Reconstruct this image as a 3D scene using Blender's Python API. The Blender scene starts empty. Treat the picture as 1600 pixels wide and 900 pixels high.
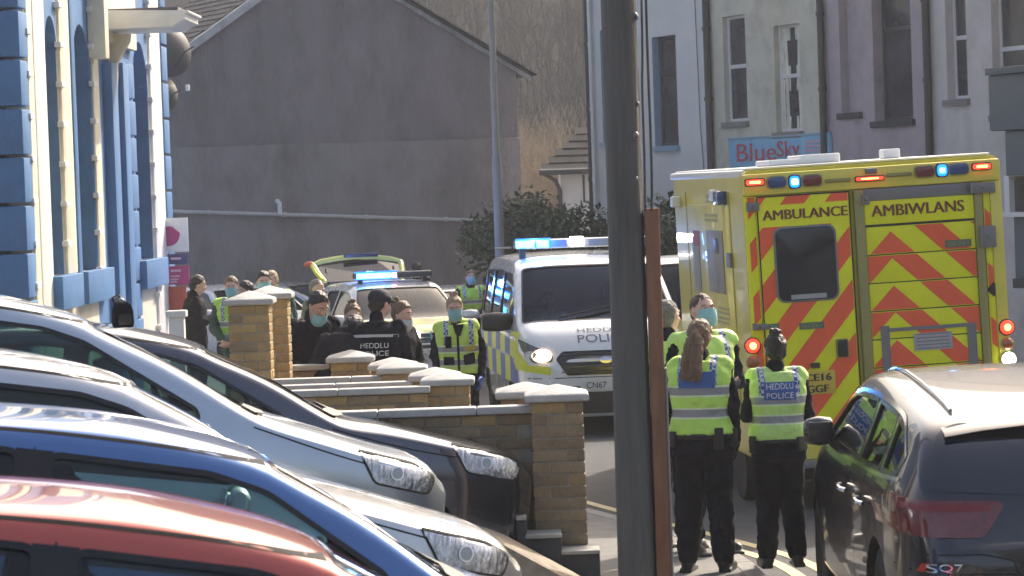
import bpy, bmesh, math, random
from mathutils import Vector, Matrix, Euler
from mathutils.bvhtree import BVHTree
PI = math.pi
R = math.radians
rnd = random.Random(7)
scene = bpy.context.scene
C = scene.collection

# ---------------------------------------------------------------- camera, light, exposure
CAM_Z = 2.57
FPX = 5000.0
cam_d = bpy.data.cameras.new('camera')
cam = bpy.data.objects.new('camera', cam_d)
C.objects.link(cam)
cam_d.sensor_width = 36.0
cam_d.lens = 36.0 * FPX / 1600.0
cam_d.clip_start = 0.5
cam_d.clip_end = 3000.0
CR = Matrix.Rotation(R(90 - 1.833), 3, 'X') @ Matrix.Rotation(R(-2.0), 3, 'Z')
cam.matrix_world = Matrix.Translation((0, 0, CAM_Z)) @ CR.to_4x4()
cam_d.dof.use_dof = True
cam_d.dof.focus_distance = 28.0
cam_d.dof.aperture_fstop = 9.0
scene.camera = cam

SUN_EL, SUN_AZ = 36.0, 31.0           # azimuth measured from the view direction towards the right
world = bpy.data.worlds.new('World')
scene.world = world
world.use_nodes = True
wn = world.node_tree
bg = wn.nodes['Background']
sky = wn.nodes.new('ShaderNodeTexSky')
sky.sky_type = 'NISHITA'
sky.sun_disc = False
sky.sun_elevation = R(SUN_EL)
sky.sun_rotation = R(SUN_AZ)
sky.air_density = 1.0
sky.dust_density = 7.0
sky.ozone_density = 1.0
wn.links.new(sky.outputs[0], bg.inputs[0])
bg.inputs[1].default_value = 0.15
sd = bpy.data.lights.new('sun', 'SUN')
sd.energy = 3.2
sd.angle = R(0.6)
sd.color = (1.0, 0.96, 0.90)
sun = bpy.data.objects.new('sun', sd)
C.objects.link(sun)
sv = Vector((math.sin(R(SUN_AZ)) * math.cos(R(SUN_EL)), math.cos(R(SUN_AZ)) * math.cos(R(SUN_EL)), math.sin(R(SUN_EL))))
sun.rotation_euler = sv.to_track_quat('Z', 'Y').to_euler()
vs = scene.view_settings
vs.view_transform = 'Standard'
vs.look = 'None'
vs.exposure = 0.86
vs.use_white_balance = True
vs.white_balance_temperature = 6900
vs.white_balance_tint = 11
vs.gamma = 1.0
scene.cycles.max_bounces = 8
scene.cycles.transparent_max_bounces = 16

# ---------------------------------------------------------------- where a point of the street stands
def ray(px, py):
    return CR @ Vector(((px - 800) / FPX, -(py - 450) / FPX, -1.0))
def P(px, py, d):
    r = ray(px, py)
    return Vector((0, 0, CAM_Z)) + r * (d / r.y)
def hit_plane(px, py, co, no):
    r = ray(px, py)
    o = Vector((0, 0, CAM_Z))
    return o + r * ((Vector(co) - o).dot(no) / r.dot(no))
def road_z(y):
    return -0.014 * (y - 21.3)

# ---------------------------------------------------------------- materials
MATS = {}
def M(name, col, rough=0.6, metal=0.0, var=0.0, vs_=4.0, bump=0.0, bs=40.0, coat=0.0, emis=None, es=0.0,
      spec=0.5, col2=None, stretch=(1, 1, 1), dirt=0.0, rvar=0.0, flake=0.0):
    if name in MATS:
        return MATS[name]
    m = bpy.data.materials.new(name)
    m.use_nodes = True
    nt = m.node_tree
    b = nt.nodes['Principled BSDF']
    b.inputs['Base Color'].default_value = (*col, 1)
    b.inputs['Roughness'].default_value = rough
    b.inputs['Metallic'].default_value = metal
    b.inputs['Specular IOR Level'].default_value = spec
    if coat:
        b.inputs['Coat Weight'].default_value = coat
        b.inputs['Coat Roughness'].default_value = 0.03
        b.inputs['Coat IOR'].default_value = 1.7
    if emis:
        b.inputs['Emission Color'].default_value = (*emis, 1)
        b.inputs['Emission Strength'].default_value = es
    if var or bump or col2 or dirt or rvar:
        tc = nt.nodes.new('ShaderNodeTexCoord')
        mp = nt.nodes.new('ShaderNodeMapping')
        mp.inputs['Scale'].default_value = stretch
        nt.links.new(tc.outputs['Object'], mp.inputs[0])
    last = None
    if var or col2:
        n = nt.nodes.new('ShaderNodeTexNoise')
        n.inputs['Scale'].default_value = vs_
        n.inputs['Detail'].default_value = 8
        n.inputs['Roughness'].default_value = 0.65
        nt.links.new(mp.outputs[0], n.inputs['Vector'])
        r = nt.nodes.new('ShaderNodeValToRGB')
        r.color_ramp.elements[0].position = 0.3
        r.color_ramp.elements[1].position = 0.7
        c2 = col2 if col2 else tuple(min(1, c * (1 + var)) for c in col)
        c1 = col if col2 else tuple(c * (1 - var) for c in col)
        r.color_ramp.elements[0].color = (*c1, 1)
        r.color_ramp.elements[1].color = (*c2, 1)
        nt.links.new(n.outputs['Fac'], r.inputs[0])
        last = r.outputs[0]
    if dirt:
        n2 = nt.nodes.new('ShaderNodeTexNoise')
        n2.inputs['Scale'].default_value = 1.3
        n2.inputs['Detail'].default_value = 10
        n2.inputs['Roughness'].default_value = 0.7
        nt.links.new(mp.outputs[0], n2.inputs['Vector'])
        r2 = nt.nodes.new('ShaderNodeValToRGB')
        r2.color_ramp.elements[0].position = 0.48
        r2.color_ramp.elements[1].position = 0.75
        nt.links.new(n2.outputs['Fac'], r2.inputs[0])
        ml = nt.nodes.new('ShaderNodeMath'); ml.operation = 'MULTIPLY'
        ml.inputs[1].default_value = dirt
        nt.links.new(r2.outputs[0], ml.inputs[0])
        mx = nt.nodes.new('ShaderNodeMixRGB')
        mx.inputs[2].default_value = (0.06, 0.055, 0.045, 1)
        nt.links.new(ml.outputs[0], mx.inputs[0])
        if last: nt.links.new(last, mx.inputs[1])
        else: mx.inputs[1].default_value = (*col, 1)
        last = mx.outputs[0]
    if flake:
        pass
    # every copy a little lighter or darker than the next
    oi = nt.nodes.new('ShaderNodeObjectInfo')
    if name.startswith('brick') or name.startswith('slate') or name.startswith('tile'):
        hs = nt.nodes.new('ShaderNodeHueSaturation')
        mr = nt.nodes.new('ShaderNodeMapRange')
        mr.inputs['To Min'].default_value = 0.85
        mr.inputs['To Max'].default_value = 1.17
        nt.links.new(oi.outputs['Random'], mr.inputs[0])
        nt.links.new(mr.outputs[0], hs.inputs['Value'])
        if last: nt.links.new(last, hs.inputs['Color'])
        else: hs.inputs['Color'].default_value = (*col, 1)
        last = hs.outputs[0]
    if last:
        nt.links.new(last, b.inputs['Base Color'])
    if bump:
        n3 = nt.nodes.new('ShaderNodeTexNoise')
        n3.inputs['Scale'].default_value = bs
        n3.inputs['Detail'].default_value = 6
        nt.links.new(mp.outputs[0], n3.inputs['Vector'])
        bp = nt.nodes.new('ShaderNodeBump')
        bp.inputs['Strength'].default_value = min(1, bump)
        bp.inputs['Distance'].default_value = 0.02
        nt.links.new(n3.outputs['Fac'], bp.inputs['Height'])
        nt.links.new(bp.outputs[0], b.inputs['Normal'])
    if rvar:
        n4 = nt.nodes.new('ShaderNodeTexNoise')
        n4.inputs['Scale'].default_value = 6
        n4.inputs['Detail'].default_value = 8
        nt.links.new(mp.outputs[0], n4.inputs['Vector'])
        r4 = nt.nodes.new('ShaderNodeMapRange')
        r4.inputs['From Min'].default_value = 0.3; r4.inputs['From Max'].default_value = 0.7
        r4.inputs['To Min'].default_value = rough; r4.inputs['To Max'].default_value = rough + rvar
        nt.links.new(n4.outputs['Fac'], r4.inputs[0])
        nt.links.new(r4.outputs[0], b.inputs['Roughness'])
    MATS[name] = m
    return m

def glass(name, tint=(0.55, 0.68, 0.66), refl=1.0, rough=0.02):
    if name in MATS: return MATS[name]
    m = bpy.data.materials.new(name); m.use_nodes = True
    nt = m.node_tree
    for n in list(nt.nodes): nt.nodes.remove(n)
    o = nt.nodes.new('ShaderNodeOutputMaterial')
    t = nt.nodes.new('ShaderNodeBsdfTransparent'); t.inputs[0].default_value = (*tint, 1)
    g = nt.nodes.new('ShaderNodeBsdfGlossy'); g.inputs['Roughness'].default_value = rough
    g.inputs['Color'].default_value = (*(refl if isinstance(refl, tuple) else (refl, refl, refl)), 1)
    f = nt.nodes.new('ShaderNodeFresnel'); f.inputs[0].default_value = 1.52
    mx = nt.nodes.new('ShaderNodeMixShader')
    nt.links.new(f.outputs[0], mx.inputs[0]); nt.links.new(t.outputs[0], mx.inputs[1]); nt.links.new(g.outputs[0], mx.inputs[2])
    nt.links.new(mx.outputs[0], o.inputs[0])
    MATS[name] = m
    return m

def emit(name, col, s):
    return M(name, (0.02, 0.02, 0.02), 0.3, emis=col, es=s)

# ---------------------------------------------------------------- mesh building
class MB:
    def __init__(s): s.v = []; s.f = []
    def add(s, vs, fs):
        o = len(s.v)
        s.v += [Vector(v) for v in vs]
        s.f += [tuple(i + o for i in f) for f in fs]
        return s
    def box(s, c, d, m=None, taper=1.0):
        x, y, z = d[0] / 2, d[1] / 2, d[2] / 2
        vs = [Vector((sx * x * (taper if sz > 0 else 1), sy * y * (taper if sz > 0 else 1), sz * z)) for sz in (-1, 1) for sy in (-1, 1) for sx in (-1, 1)]
        if m is not None: vs = [m @ v for v in vs]
        vs = [v + Vector(c) for v in vs]
        return s.add(vs, [(0, 2, 3, 1), (4, 5, 7, 6), (0, 1, 5, 4), (2, 6, 7, 3), (0, 4, 6, 2), (1, 3, 7, 5)])
    def bb(s, a, b):
        return s.box([(a[i] + b[i]) / 2 for i in range(3)], [abs(b[i] - a[i]) for i in range(3)])
    def hexa(s, q0, q1):          # two quads
        return s.add(list(q0) + list(q1), [(3, 2, 1, 0), (4, 5, 6, 7), (0, 1, 5, 4), (1, 2, 6, 5), (2, 3, 7, 6), (3, 0, 4, 7)])
    def loft(s, rings, cap=True, closed=True):
        o = len(s.v); n = len(rings[0])
        for r in rings: s.v += [Vector(p) for p in r]
        m = n if closed else n - 1
        for i in range(len(rings) - 1):
            for j in range(m):
                a = o + i * n + j; b = o + i * n + (j + 1) % n
                s.f.append((a, b, b + n, a + n))
        if cap and closed:
            s.f.append(tuple(o + j for j in range(n - 1, -1, -1)))
            k = o + (len(rings) - 1) * n
            s.f.append(tuple(k + j for j in range(n)))
        return s
    def tube(s, path, r, n=10, cap=True, ell=1.0):
        path = [Vector(p) for p in path]
        rs = r if isinstance(r, (list, tuple)) else [r] * len(path)
        rings = []; up = None
        for i, p in enumerate(path):
            t = (path[min(i + 1, len(path) - 1)] - path[max(i - 1, 0)])
            if t.length < 1e-9: t = Vector((0, 0, 1))
            t.normalize()
            if up is None:
                up = Vector((0, 0, 1)) if abs(t.z) < 0.9 else Vector((0, 1, 0))
            a = t.cross(up)
            if a.length < 1e-6: a = t.cross(Vector((1, 0, 0)))
            a.normalize(); b = a.cross(t).normalized(); up = b
            rings.append([p + (a * math.cos(2 * PI * k / n) + b * ell * math.sin(2 * PI * k / n)) * rs[i] for k in range(n)])
        return s.loft(rings, cap)
    def lathe(s, prof, c=(0, 0, 0), n=24, axis='z', ang=2 * PI):
        rings = []
        for r, h in prof:
            ring = []
            for k in range(n):
                a = ang * k / n
                q = (r * math.cos(a), r * math.sin(a), h)
                if axis == 'x': q = (h, q[0], q[1])
                if axis == 'y': q = (q[0], h, q[1])
                ring.append(Vector(q) + Vector(c))
            rings.append(ring)
        return s.loft(rings, True)
    def prism(s, poly, vec):      # poly: 3-D points of a flat outline, vec: extrusion
        v = Vector(vec); n = len(poly)
        o = len(s.v)
        s.v += [Vector(p) for p in poly] + [Vector(p) + v for p in poly]
        s.f.append(tuple(o + i for i in range(n - 1, -1, -1)))
        s.f.append(tuple(o + n + i for i in range(n)))
        for i in range(n):
            j = (i + 1) % n
            s.f.append((o + i, o + j, o + n + j, o + n + i))
        return s
    def ball(s, c, r, nu=12, nv=8, m=None):
        rr = r if isinstance(r, (tuple, list, Vector)) else (r, r, r)
        rings = []
        for i in range(1, nv):
            th = PI * i / nv
            rings.append([Vector((rr[0] * math.sin(th) * math.cos(2 * PI * k / nu), rr[1] * math.sin(th) * math.sin(2 * PI * k / nu), -rr[2] * math.cos(th))) for k in range(nu)])
        if m is not None: rings = [[m @ p for p in q] for q in rings]
        rings = [[p + Vector(c) for p in q] for q in rings]
        return s.loft(rings, True)
    def mesh(s, name, mat=None, smooth=False, bevel=0.0, seg=2, angle=35):
        me = bpy.data.meshes.new(name)
        me.from_pydata([tuple(v) for v in s.v], [], s.f)
        bm = bmesh.new(); bm.from_mesh(me)
        bmesh.ops.recalc_face_normals(bm, faces=bm.faces)
        if bevel:
            es = [e for e in bm.edges if len(e.link_faces) == 2 and e.calc_face_angle(0) > R(30)]
            bmesh.ops.bevel(bm, geom=es, offset=bevel, segments=seg, profile=0.6, affect='EDGES', clamp_overlap=True)
        bm.to_mesh(me); bm.free()
        if mat: me.materials.append(mat)
        if smooth or bevel:
            me.shade_smooth()
            me.set_sharp_from_angle(angle=R(angle))
        return me
    def build(s, name, mat, parent=None, smooth=False, bevel=0.0, seg=2, angle=35):
        return link(name, s.mesh(name, mat, smooth, bevel, seg, angle), parent)

def link(name, me, parent=None):
    o = bpy.data.objects.new(name, me)
    C.objects.link(o)
    if parent is not None: o.parent = parent
    return o
def tag(o, label=None, cat=None, group=None, kind=None):
    if label: o['label'] = label
    if cat: o['category'] = cat
    if group: o['group'] = group
    if kind: o['kind'] = kind
    return o
def thing(name, label, cat, loc=(0, 0, 0), rz=0.0, group=None, rot=None):
    o = bpy.data.objects.new(name, None)
    o.empty_display_size = 0.2
    C.objects.link(o)
    o.location = loc
    o.rotation_euler = rot if rot else (0, 0, rz)
    o['label'] = label; o['category'] = cat
    if group: o['group'] = group
    return o
def mw(o):
    return Matrix.LocRotScale(o.location, o.rotation_euler, o.scale)

def chaikin(p, n=2, closed=True):
    p = [Vector(q) for q in p]
    for _ in range(n):
        q = []
        m = len(p)
        if not closed: q.append(p[0])
        for i in range(m if closed else m - 1):
            a, b = p[i], p[(i + 1) % m]
            q.append(a * .75 + b * .25); q.append(a * .25 + b * .75)
        if not closed: q.append(p[-1])
        p = q
    return p
def round_poly(p, r, n=4):
    p = [Vector(q) for q in p]; out = []
    m = len(p)
    for i in range(m):
        a, b, c = p[i - 1], p[i], p[(i + 1) % m]
        d1 = (a - b); d2 = (c - b)
        k = min(r, d1.length * .45, d2.length * .45)
        s, e = b + d1.normalized() * k, b + d2.normalized() * k
        for j in range(n + 1):
            t = j / n
            out.append(s * (1 - t) ** 2 + b * 2 * t * (1 - t) + e * t * t)
    return out
def patch2d(poly, step=0.06):
    """flat outline (x, y) cut into small pieces; returns verts, faces in 2-D"""
    bm = bmesh.new()
    vs = [bm.verts.new((p[0], p[1], 0)) for p in poly]
    bm.faces.new(vs)
    xs = [p[0] for p in poly]; ys = [p[1] for p in poly]
    for ax, lo, hi in ((0, min(xs), max(xs)), (1, min(ys), max(ys))):
        k = max(1, int((hi - lo) / step))
        for i in range(1, k):
            c = lo + (hi - lo) * i / k
            co = Vector((0, 0, 0)); co[ax] = c
            no = Vector((0, 0, 0)); no[ax] = 1
            bmesh.ops.bisect_plane(bm, geom=bm.verts[:] + bm.edges[:] + bm.faces[:], plane_co=co, plane_no=no, dist=1e-6)
    bmesh.ops.triangulate(bm, faces=[f for f in bm.faces if len(f.verts) > 4])
    bm.verts.index_update()
    V = [v.co.copy() for v in bm.verts]; F = [tuple(v.index for v in f.verts) for f in bm.faces]
    bm.free()
    return V, F
def bvh_of(me):
    return BVHTree.FromPolygons([v.co.copy() for v in me.vertices], [tuple(p.vertices) for p in me.polygons])
def project(V, F, frame, bvh, off=0.003, maxd=5.0, mb=None):
    """lay a flat piece on a surface: frame maps (u, v) to a start point; rays run along frame's third axis"""
    out = []; d = -(frame.to_3x3() @ Vector((0, 0, 1))).normalized(); ok = []
    for v in V:
        o = frame @ Vector((v[0], v[1], 0))
        h = bvh.ray_cast(o, d, maxd)
        if h[0] is None: out.append(None)
        else:
            n = h[1]
            if n.dot(d) > 0: n = -n
            out.append(h[0] + n * off)
    mb = mb or MB()
    idx = {}
    o = len(mb.v)
    for i, p in enumerate(out):
        if p is not None:
            idx[i] = len(mb.v); mb.v.append(p)
    for f in F:
        if all(i in idx for i in f): mb.f.append(tuple(idx[i] for i in f))
    return mb
def text_mesh(body, size=1.0, ext=0.0, spacing=1.0, align='CENTER', bold=0.0):
    cu = bpy.data.curves.new('lettering', 'FONT')
    cu.body = body; cu.size = size; cu.extrude = ext; cu.align_x = align; cu.align_y = 'CENTER'
    cu.space_character = spacing; cu.resolution_u = 3
    o = bpy.data.objects.new('lettering', cu)
    C.objects.link(o)
    dg = bpy.context.evaluated_depsgraph_get()
    me = bpy.data.meshes.new_from_object(o.evaluated_get(dg))
    bpy.data.objects.remove(o); bpy.data.curves.remove(cu)
    return me
def text_obj(name, body, mat, frame, w=None, h=None, parent=None, ext=0.002, bold=0.0, align='CENTER'):
    """letters stretched to w x h, lying in the frame's XY plane"""
    me = text_mesh(body, 1.0, 0.0, align='CENTER', bold=bold)
    xs = [v.co.x for v in me.vertices]; ys = [v.co.y for v in me.vertices]
    cx, cy = (min(xs) + max(xs)) / 2, (min(ys) + max(ys)) / 2
    sx = w / (max(xs) - min(xs)) if w else 1
    sy = h / (max(ys) - min(ys)) if h else sx
    if not w: sx = sy
    for v in me.vertices:
        v.co = frame @ Vector(((v.co.x - cx) * sx, (v.co.y - cy) * sy, ext))
    me.name = name
    me.materials.append(mat)
    if bold > 0:                      # heavier strokes: the letters again, a hair to each side
        bm = bmesh.new(); bm.from_mesh(me); ux = (frame.to_3x3() @ Vector((1, 0, 0))).normalized(); uz = (frame.to_3x3() @ Vector((0, 0, 1))).normalized()
        g0 = bm.verts[:] + bm.edges[:] + bm.faces[:]
        for i_, sh_ in enumerate((-1, 1, .5, -.5)):
            r_ = bmesh.ops.duplicate(bm, geom=g0)
            vv = [g for g in r_['geom'] if isinstance(g, bmesh.types.BMVert)]
            bmesh.ops.translate(bm, verts=vv, vec=ux * bold * sh_ + uz * .0005 * (i_ + 1))
        bm.to_mesh(me); bm.free()
    return link(name, me, parent)
def frame3(o, x, y):
    x = Vector(x).normalized(); y = Vector(y).normalized(); z = x.cross(y).normalized(); y = z.cross(x)
    m = Matrix((x, y, z)).transposed().to_4x4(); m.translation = Vector(o)
    return m
# ================================================================ THE SETTING
m_asph = M('asphalt', (0.06, 0.06, 0.063), 0.85, var=0.25, vs_=3, bump=0.5, bs=160, dirt=0.2)
m_pave = M('paving', (0.17, 0.165, 0.155), 0.85, var=0.2, vs_=5, bump=0.3, bs=60, dirt=0.4)
m_kerb = M('kerb_stone', (0.24, 0.235, 0.22), 0.85, var=0.2, vs_=6, bump=0.3, bs=60)
m_yline = M('yellow_line_paint', (0.62, 0.52, 0.26), 0.7, var=0.2, vs_=20, dirt=0.4)
m_grass = M('rough_ground', (0.07, 0.07, 0.045), 0.95, var=0.4, vs_=1.5, bump=0.5, bs=10)

def sheet(name, mat, pts_l, pts_r, zf, n=1):
    mb = MB(); k = len(pts_l)
    for a, b in zip(pts_l, pts_r):
        for j in range(n + 1):
            x = a[0] + (b[0] - a[0]) * j / n; y = a[1] + (b[1] - a[1]) * j / n
            mb.v.append(Vector((x, y, zf(x, y))))
    for i in range(k - 1):
        for j in range(n):
            o = i * (n + 1) + j
            mb.f.append((o, o + 1, o + n + 2, o + n + 1))
    return tag(mb.build(name, mat), kind='structure')
KERB = [(-5.2, 75), (-4.6, 62), (-4.0, 52), (-3.4, 46), (-2.6, 40), (-1.25, 33), (-.45, 29), (.27, 26), (1.18, 22.75), (1.48, 21.4), (1.55, 19), (1.5, 14), (1.5, 4), (1.5, -6)]
def smooth_line(p, n=3):
    return [tuple(q) for q in chaikin([Vector((a, b, 0)) for a, b in p], n, False)]
KS = [(v[0], v[1]) for v in smooth_line(KERB, 2)]
ROAD_DZ = -0.05
def zr(x, y): return road_z(max(min(y, 90), -10)) + ROAD_DZ
def zp(x, y): return road_z(max(min(y, 90), -10)) + 0.07
ys = [-30, 0, 20, 40, 60, 90, 110, 600]
sheet('ground', m_grass, [(-500, y) for y in ys], [(500, y) for y in ys], lambda x, y: zr(x, y) - 0.02, 1)
sheet('road', m_asph, [(x, y) for x, y in KS], [(14, y) for x, y in KS], zr, 4)
sheet('pavement', m_pave, [(-30, y) for x, y in KS], [(x - .13, y) for x, y in KS], zp, 8)
# kerb stones with joints
mk = MB(); acc = 0
def along(line, step):
    out = [line[0]]; need = step
    for a, b in zip(line[:-1], line[1:]):
        a = Vector(a); b = Vector(b); L = (b - a).length; t = need
        while t <= L:
            out.append(tuple(a + (b - a) * (t / L))); t += step
        need = t - L
    return out
kp = along(KS, 0.9)
kerb_t = thing('kerb', 'grey stone kerb between pavement and road', 'kerb', (0, 0, 0))
del kerb_t['category']; del kerb_t['label']; kerb_t['kind'] = 'structure'
for i, (a, b) in enumerate(zip(kp[:-1], kp[1:])):
    a = Vector((*a, 0)); b = Vector((*b, 0)); t = (b - a).normalized(); nrm = Vector((t.y, -t.x, 0))
    if nrm.x > 0: nrm = -nrm
    a2 = a + t * .006; b2 = b - t * .006
    za, zb = zr(0, a.y), zr(0, b.y)
    q0 = [a2 + Vector((0, 0, za - .1)), b2 + Vector((0, 0, zb - .1)), b2 + nrm * .13 + Vector((0, 0, zb - .1)), a2 + nrm * .13 + Vector((0, 0, za - .1))]
    q1 = [p + Vector((0, 0, .225)) for p in q0]
    MB().hexa(q0, q1).build('kerb_stone', m_kerb, kerb_t, bevel=.008, seg=1)
# double yellow lines
yl = [p for p in KS]
for off in (0.27, 0.47):
    mb = MB(); prev = None
    for i, (x, y) in enumerate(yl):
        j0, j1 = max(0, i - 1), min(len(yl) - 1, i + 1)
        t = (Vector(yl[j1]) - Vector(yl[j0])).normalized(); nr = Vector((-t.y, t.x))
        if nr.x < 0: nr = -nr
        a = Vector((x, y)) + nr * off; b = a + nr * .09
        mb.v += [Vector((a.x, a.y, zr(0, a.y) + .004)), Vector((b.x, b.y, zr(0, b.y) + .004))]
        if i: o = len(mb.v); mb.f.append((o - 4, o - 3, o - 1, o - 2))
    tag(mb.build('yellow_line', m_yline), kind='structure')

# ---- sloping car park on the left and the stone bank and steps at its foot
def z_park(x): return 0.155 * max(-x, -0.2) + 0.03
sheet('car_park', m_asph, [(-9, 5), (-9, 12), (-9, 19.4)], [(.15, 5), (.15, 12), (.15, 19.4)], lambda x, y: z_park(x) + .06, 6)
m_stone = M('sandy_stone', (0.36, 0.30, 0.23), 0.9, var=0.3, vs_=9, bump=0.8, bs=25, dirt=0.3)
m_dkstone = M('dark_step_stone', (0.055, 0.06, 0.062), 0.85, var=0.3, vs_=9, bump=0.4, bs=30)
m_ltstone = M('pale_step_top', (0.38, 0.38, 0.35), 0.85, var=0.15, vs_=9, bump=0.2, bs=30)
bank = MB()
bank.prism([(-.6, 18.9, -.1), (-.6, 18.9, .66), (-.1, 18.9, .45), (.46, 18.9, .12), (.7, 18.9, -.1)], (0, .55, 0))
tag(bank.build('sloping_bank', m_stone, bevel=.03), kind='structure')
stp = thing('plinth_steps', 'dark stepped blocks with pale tops at the foot of the brick wall', 'steps', (0, 19.75, 0))
for (x0, x1, yt) in ((806, 822, 806), (821, 877, 835), (877, 937, 860)):
    a = P(x0, yt, 19.6); b = P(x1, yt, 19.6)
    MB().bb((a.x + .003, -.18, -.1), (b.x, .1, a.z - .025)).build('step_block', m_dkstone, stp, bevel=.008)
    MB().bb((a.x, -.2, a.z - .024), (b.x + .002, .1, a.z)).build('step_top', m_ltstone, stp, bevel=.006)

# ---- garden walls and brick pillars
m_brick = M('brick_buff', (0.40, 0.27, 0.125), 0.9, var=0.2, vs_=14, bump=0.5, bs=60, dirt=0.25)
m_brickd = M('brick_brown', (0.29, 0.21, 0.125), 0.9, var=0.25, vs_=14, bump=0.5, bs=60, dirt=0.3)
m_mortar = M('mortar', (0.32, 0.29, 0.24), 0.95, var=0.2, vs_=20, bump=0.4, bs=80)
m_cap = M('coping_concrete', (0.46, 0.45, 0.43), 0.85, var=0.15, vs_=7, bump=0.25, bs=50, dirt=0.3)
def brick_meshes(mat, tagn):
    S = MB().box((0, 0, 0), (.215, .102, .065)).mesh('brick_' + tagn, mat, bevel=.004, seg=1)
    return S
bS = {m_brick: brick_meshes(m_brick, 'buff'), m_brickd: brick_meshes(m_brickd, 'brown')}
def put_brick(parent, me, x, y, z, rot=0):
    o = bpy.data.objects.new('brick', me); C.objects.link(o); o.parent = parent
    o.location = (x + rnd.uniform(-.0015, .0015), y + rnd.uniform(-.002, .002), z)
    o.rotation_euler = (0, 0, rot + rnd.uniform(-.006, .006))
    return o
def pillar(cx, cyb, s, zbot, label, mat=m_brick, cap_rise=.05, shift=0.0, visible_from=None):
    """cx, cyb: photo position of the cap's lower edge centre, s: pixels per metre"""
    d = FPX / s
    p = P(cx, cyb, d)
    top = p.z
    t = thing('brick_pillar', label, 'brick pillar', (p.x - .1635, d, 0), 0, 'brick gate pillars down the row of garden walls')
    n = int((top - zbot) / .075)
    core = MB().bb((.008, .008, zbot - .05), (.319, .319, top - .002)).build('mortar_core', m_mortar, t)
    zlow = zbot if visible_from is None else visible_from
    for k in range(n):
        z = top - .0375 - k * .075
        if z < zlow: break
        fl = k % 2
        spots = [(.1075, .051, 0), (.276, .1075, PI / 2), (.2195, .276, 0), (.051, .2195, PI / 2)]
        for (x, y, r) in spots:
            if fl: x = .327 - x; 
            put_brick(t, bS[mat if rnd.random() < .88 else (m_brickd if mat is m_brick else m_brick)], x, y, z, r)
    w = .2
    c = Vector((.1635, .1635, top))
    mb = MB()
    ring = lambda h, e: [(c.x - e, c.y - e, top + h), (c.x + e, c.y - e, top + h), (c.x + e, c.y + e, top + h), (c.x - e, c.y + e, top + h)]
    mb.loft([ring(0, w - .01), ring(.008, w), ring(.042, w), ring(.05, w - .012), ring(.05 + cap_rise, .012)])
    mb.build('cap', m_cap, t, bevel=.004, seg=2)
    return t
def garden_wall(x0, x1, ytop_px, s, zbot, label, mat=m_brickd, courses=99, joint=.62):
    d = FPX / s
    a = P(x0, ytop_px, d); b = P(x1, ytop_px, d)
    top = a.z if True else 0
    top = (a.z + b.z) / 2
    t = thing('garden_wall', label, 'garden wall', (a.x, d, 0), 0, 'stepped brick garden walls')
    L = b.x - a.x
    MB().bb((0, .012, zbot - .05), (L, .094, top - .052)).build('mortar_core', m_mortar, t)
    k = 0; z = top - .05 - .0375
    while z > zbot and k < courses:
        x = -.1 if k % 2 else .0
        while x + .215 <= L + .12:
            lo, hi = max(0, x), min(L, x + .215)
            if hi - lo > .19:
                put_brick(t, bS[mat if rnd.random() < .88 else (m_brick if mat is m_brickd else m_brickd)], (lo + hi) / 2, .051, z)
            elif hi - lo > .05:
                MB().box(((lo + hi) / 2, .051, z), (hi - lo, .102, .065)).build('brick', mat, t, bevel=.004, seg=1)
            x += .225
        z -= .075; k += 1
    x = -.02
    while x < L:
        x2 = min(L + .02, x + joint)
        if L + .02 - x2 < .15: x2 = L + .02
        MB().bb((x + .002, -.035, top - .048), (x2 - .002, .137, top)).build('coping_slab', m_cap, t, bevel=.012, seg=3)
        x = x2
    return t
garden_wall(440, 829, 640, 250, -.05, 'nearest brick garden wall with white coping behind the dark parked car')
pillar(870, 628, 252, .27, 'nearest brick pillar at the right end of the garden walls above the stepped blocks', m_brickd)
pillar(822, 623, 241, .1, 'brick pillar with pale cap just behind the nearest pillar at the right end', m_brickd, visible_from=.9)
garden_wall(400, 668, 608, 213, .2, 'second brick garden wall, its coping just above the nearest wall', m_brick)
pillar(699, 603, 212, .2, 'brick pillar with pale cap at the end of the second garden wall in front of the walking officer', m_brick, visible_from=.6)
pillar(679, 596, 205, .2, 'brick pillar half hidden behind the one in front of the walking officer', m_brick, visible_from=.8)
garden_wall(400, 640, 600, 205, .3, 'third garden wall, only its coping showing above the second one', m_brick, courses=4)
pillar(628, 584, 198, .4, 'brick pillar with pale cap in the middle of the row', m_brick, visible_from=.7)
pillar(613, 579, 192, .4, 'brick pillar half hidden behind the middle pillar of the row', m_brick, visible_from=.8)
garden_wall(430, 597, 590, 197, .4, 'fourth garden wall ending at the middle pillar', m_brick, courses=4)
pillar(547, 567, 189, .5, 'brick pillar with pale cap in front of the officer in the dark police jacket', m_brick, visible_from=.8)
pillar(592, 567, 183, .5, 'brick pillar half hidden behind the pillar in front of the dark police jacket', m_brick, visible_from=.9)
garden_wall(450, 512, 570, 186, .5, 'short lower garden wall beside the tall pillars', m_brickd, courses=5)
garden_wall(450, 503, 549, 180, .5, 'short upper garden wall behind the lower one beside the tall pillars', m_brickd, courses=4)
m_strip = M('lit_brick_edge', (0.5, 0.38, 0.2), 0.85, var=.1)
pillar(388, 477, 196, .5, 'tall front brick pillar with a pale pyramid cap', m_brick, cap_rise=.06, visible_from=.75)
pillar(418, 468, 190, .5, 'tall rear brick pillar behind and right of the front one', m_brick, cap_rise=.06, visible_from=.75)

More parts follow.
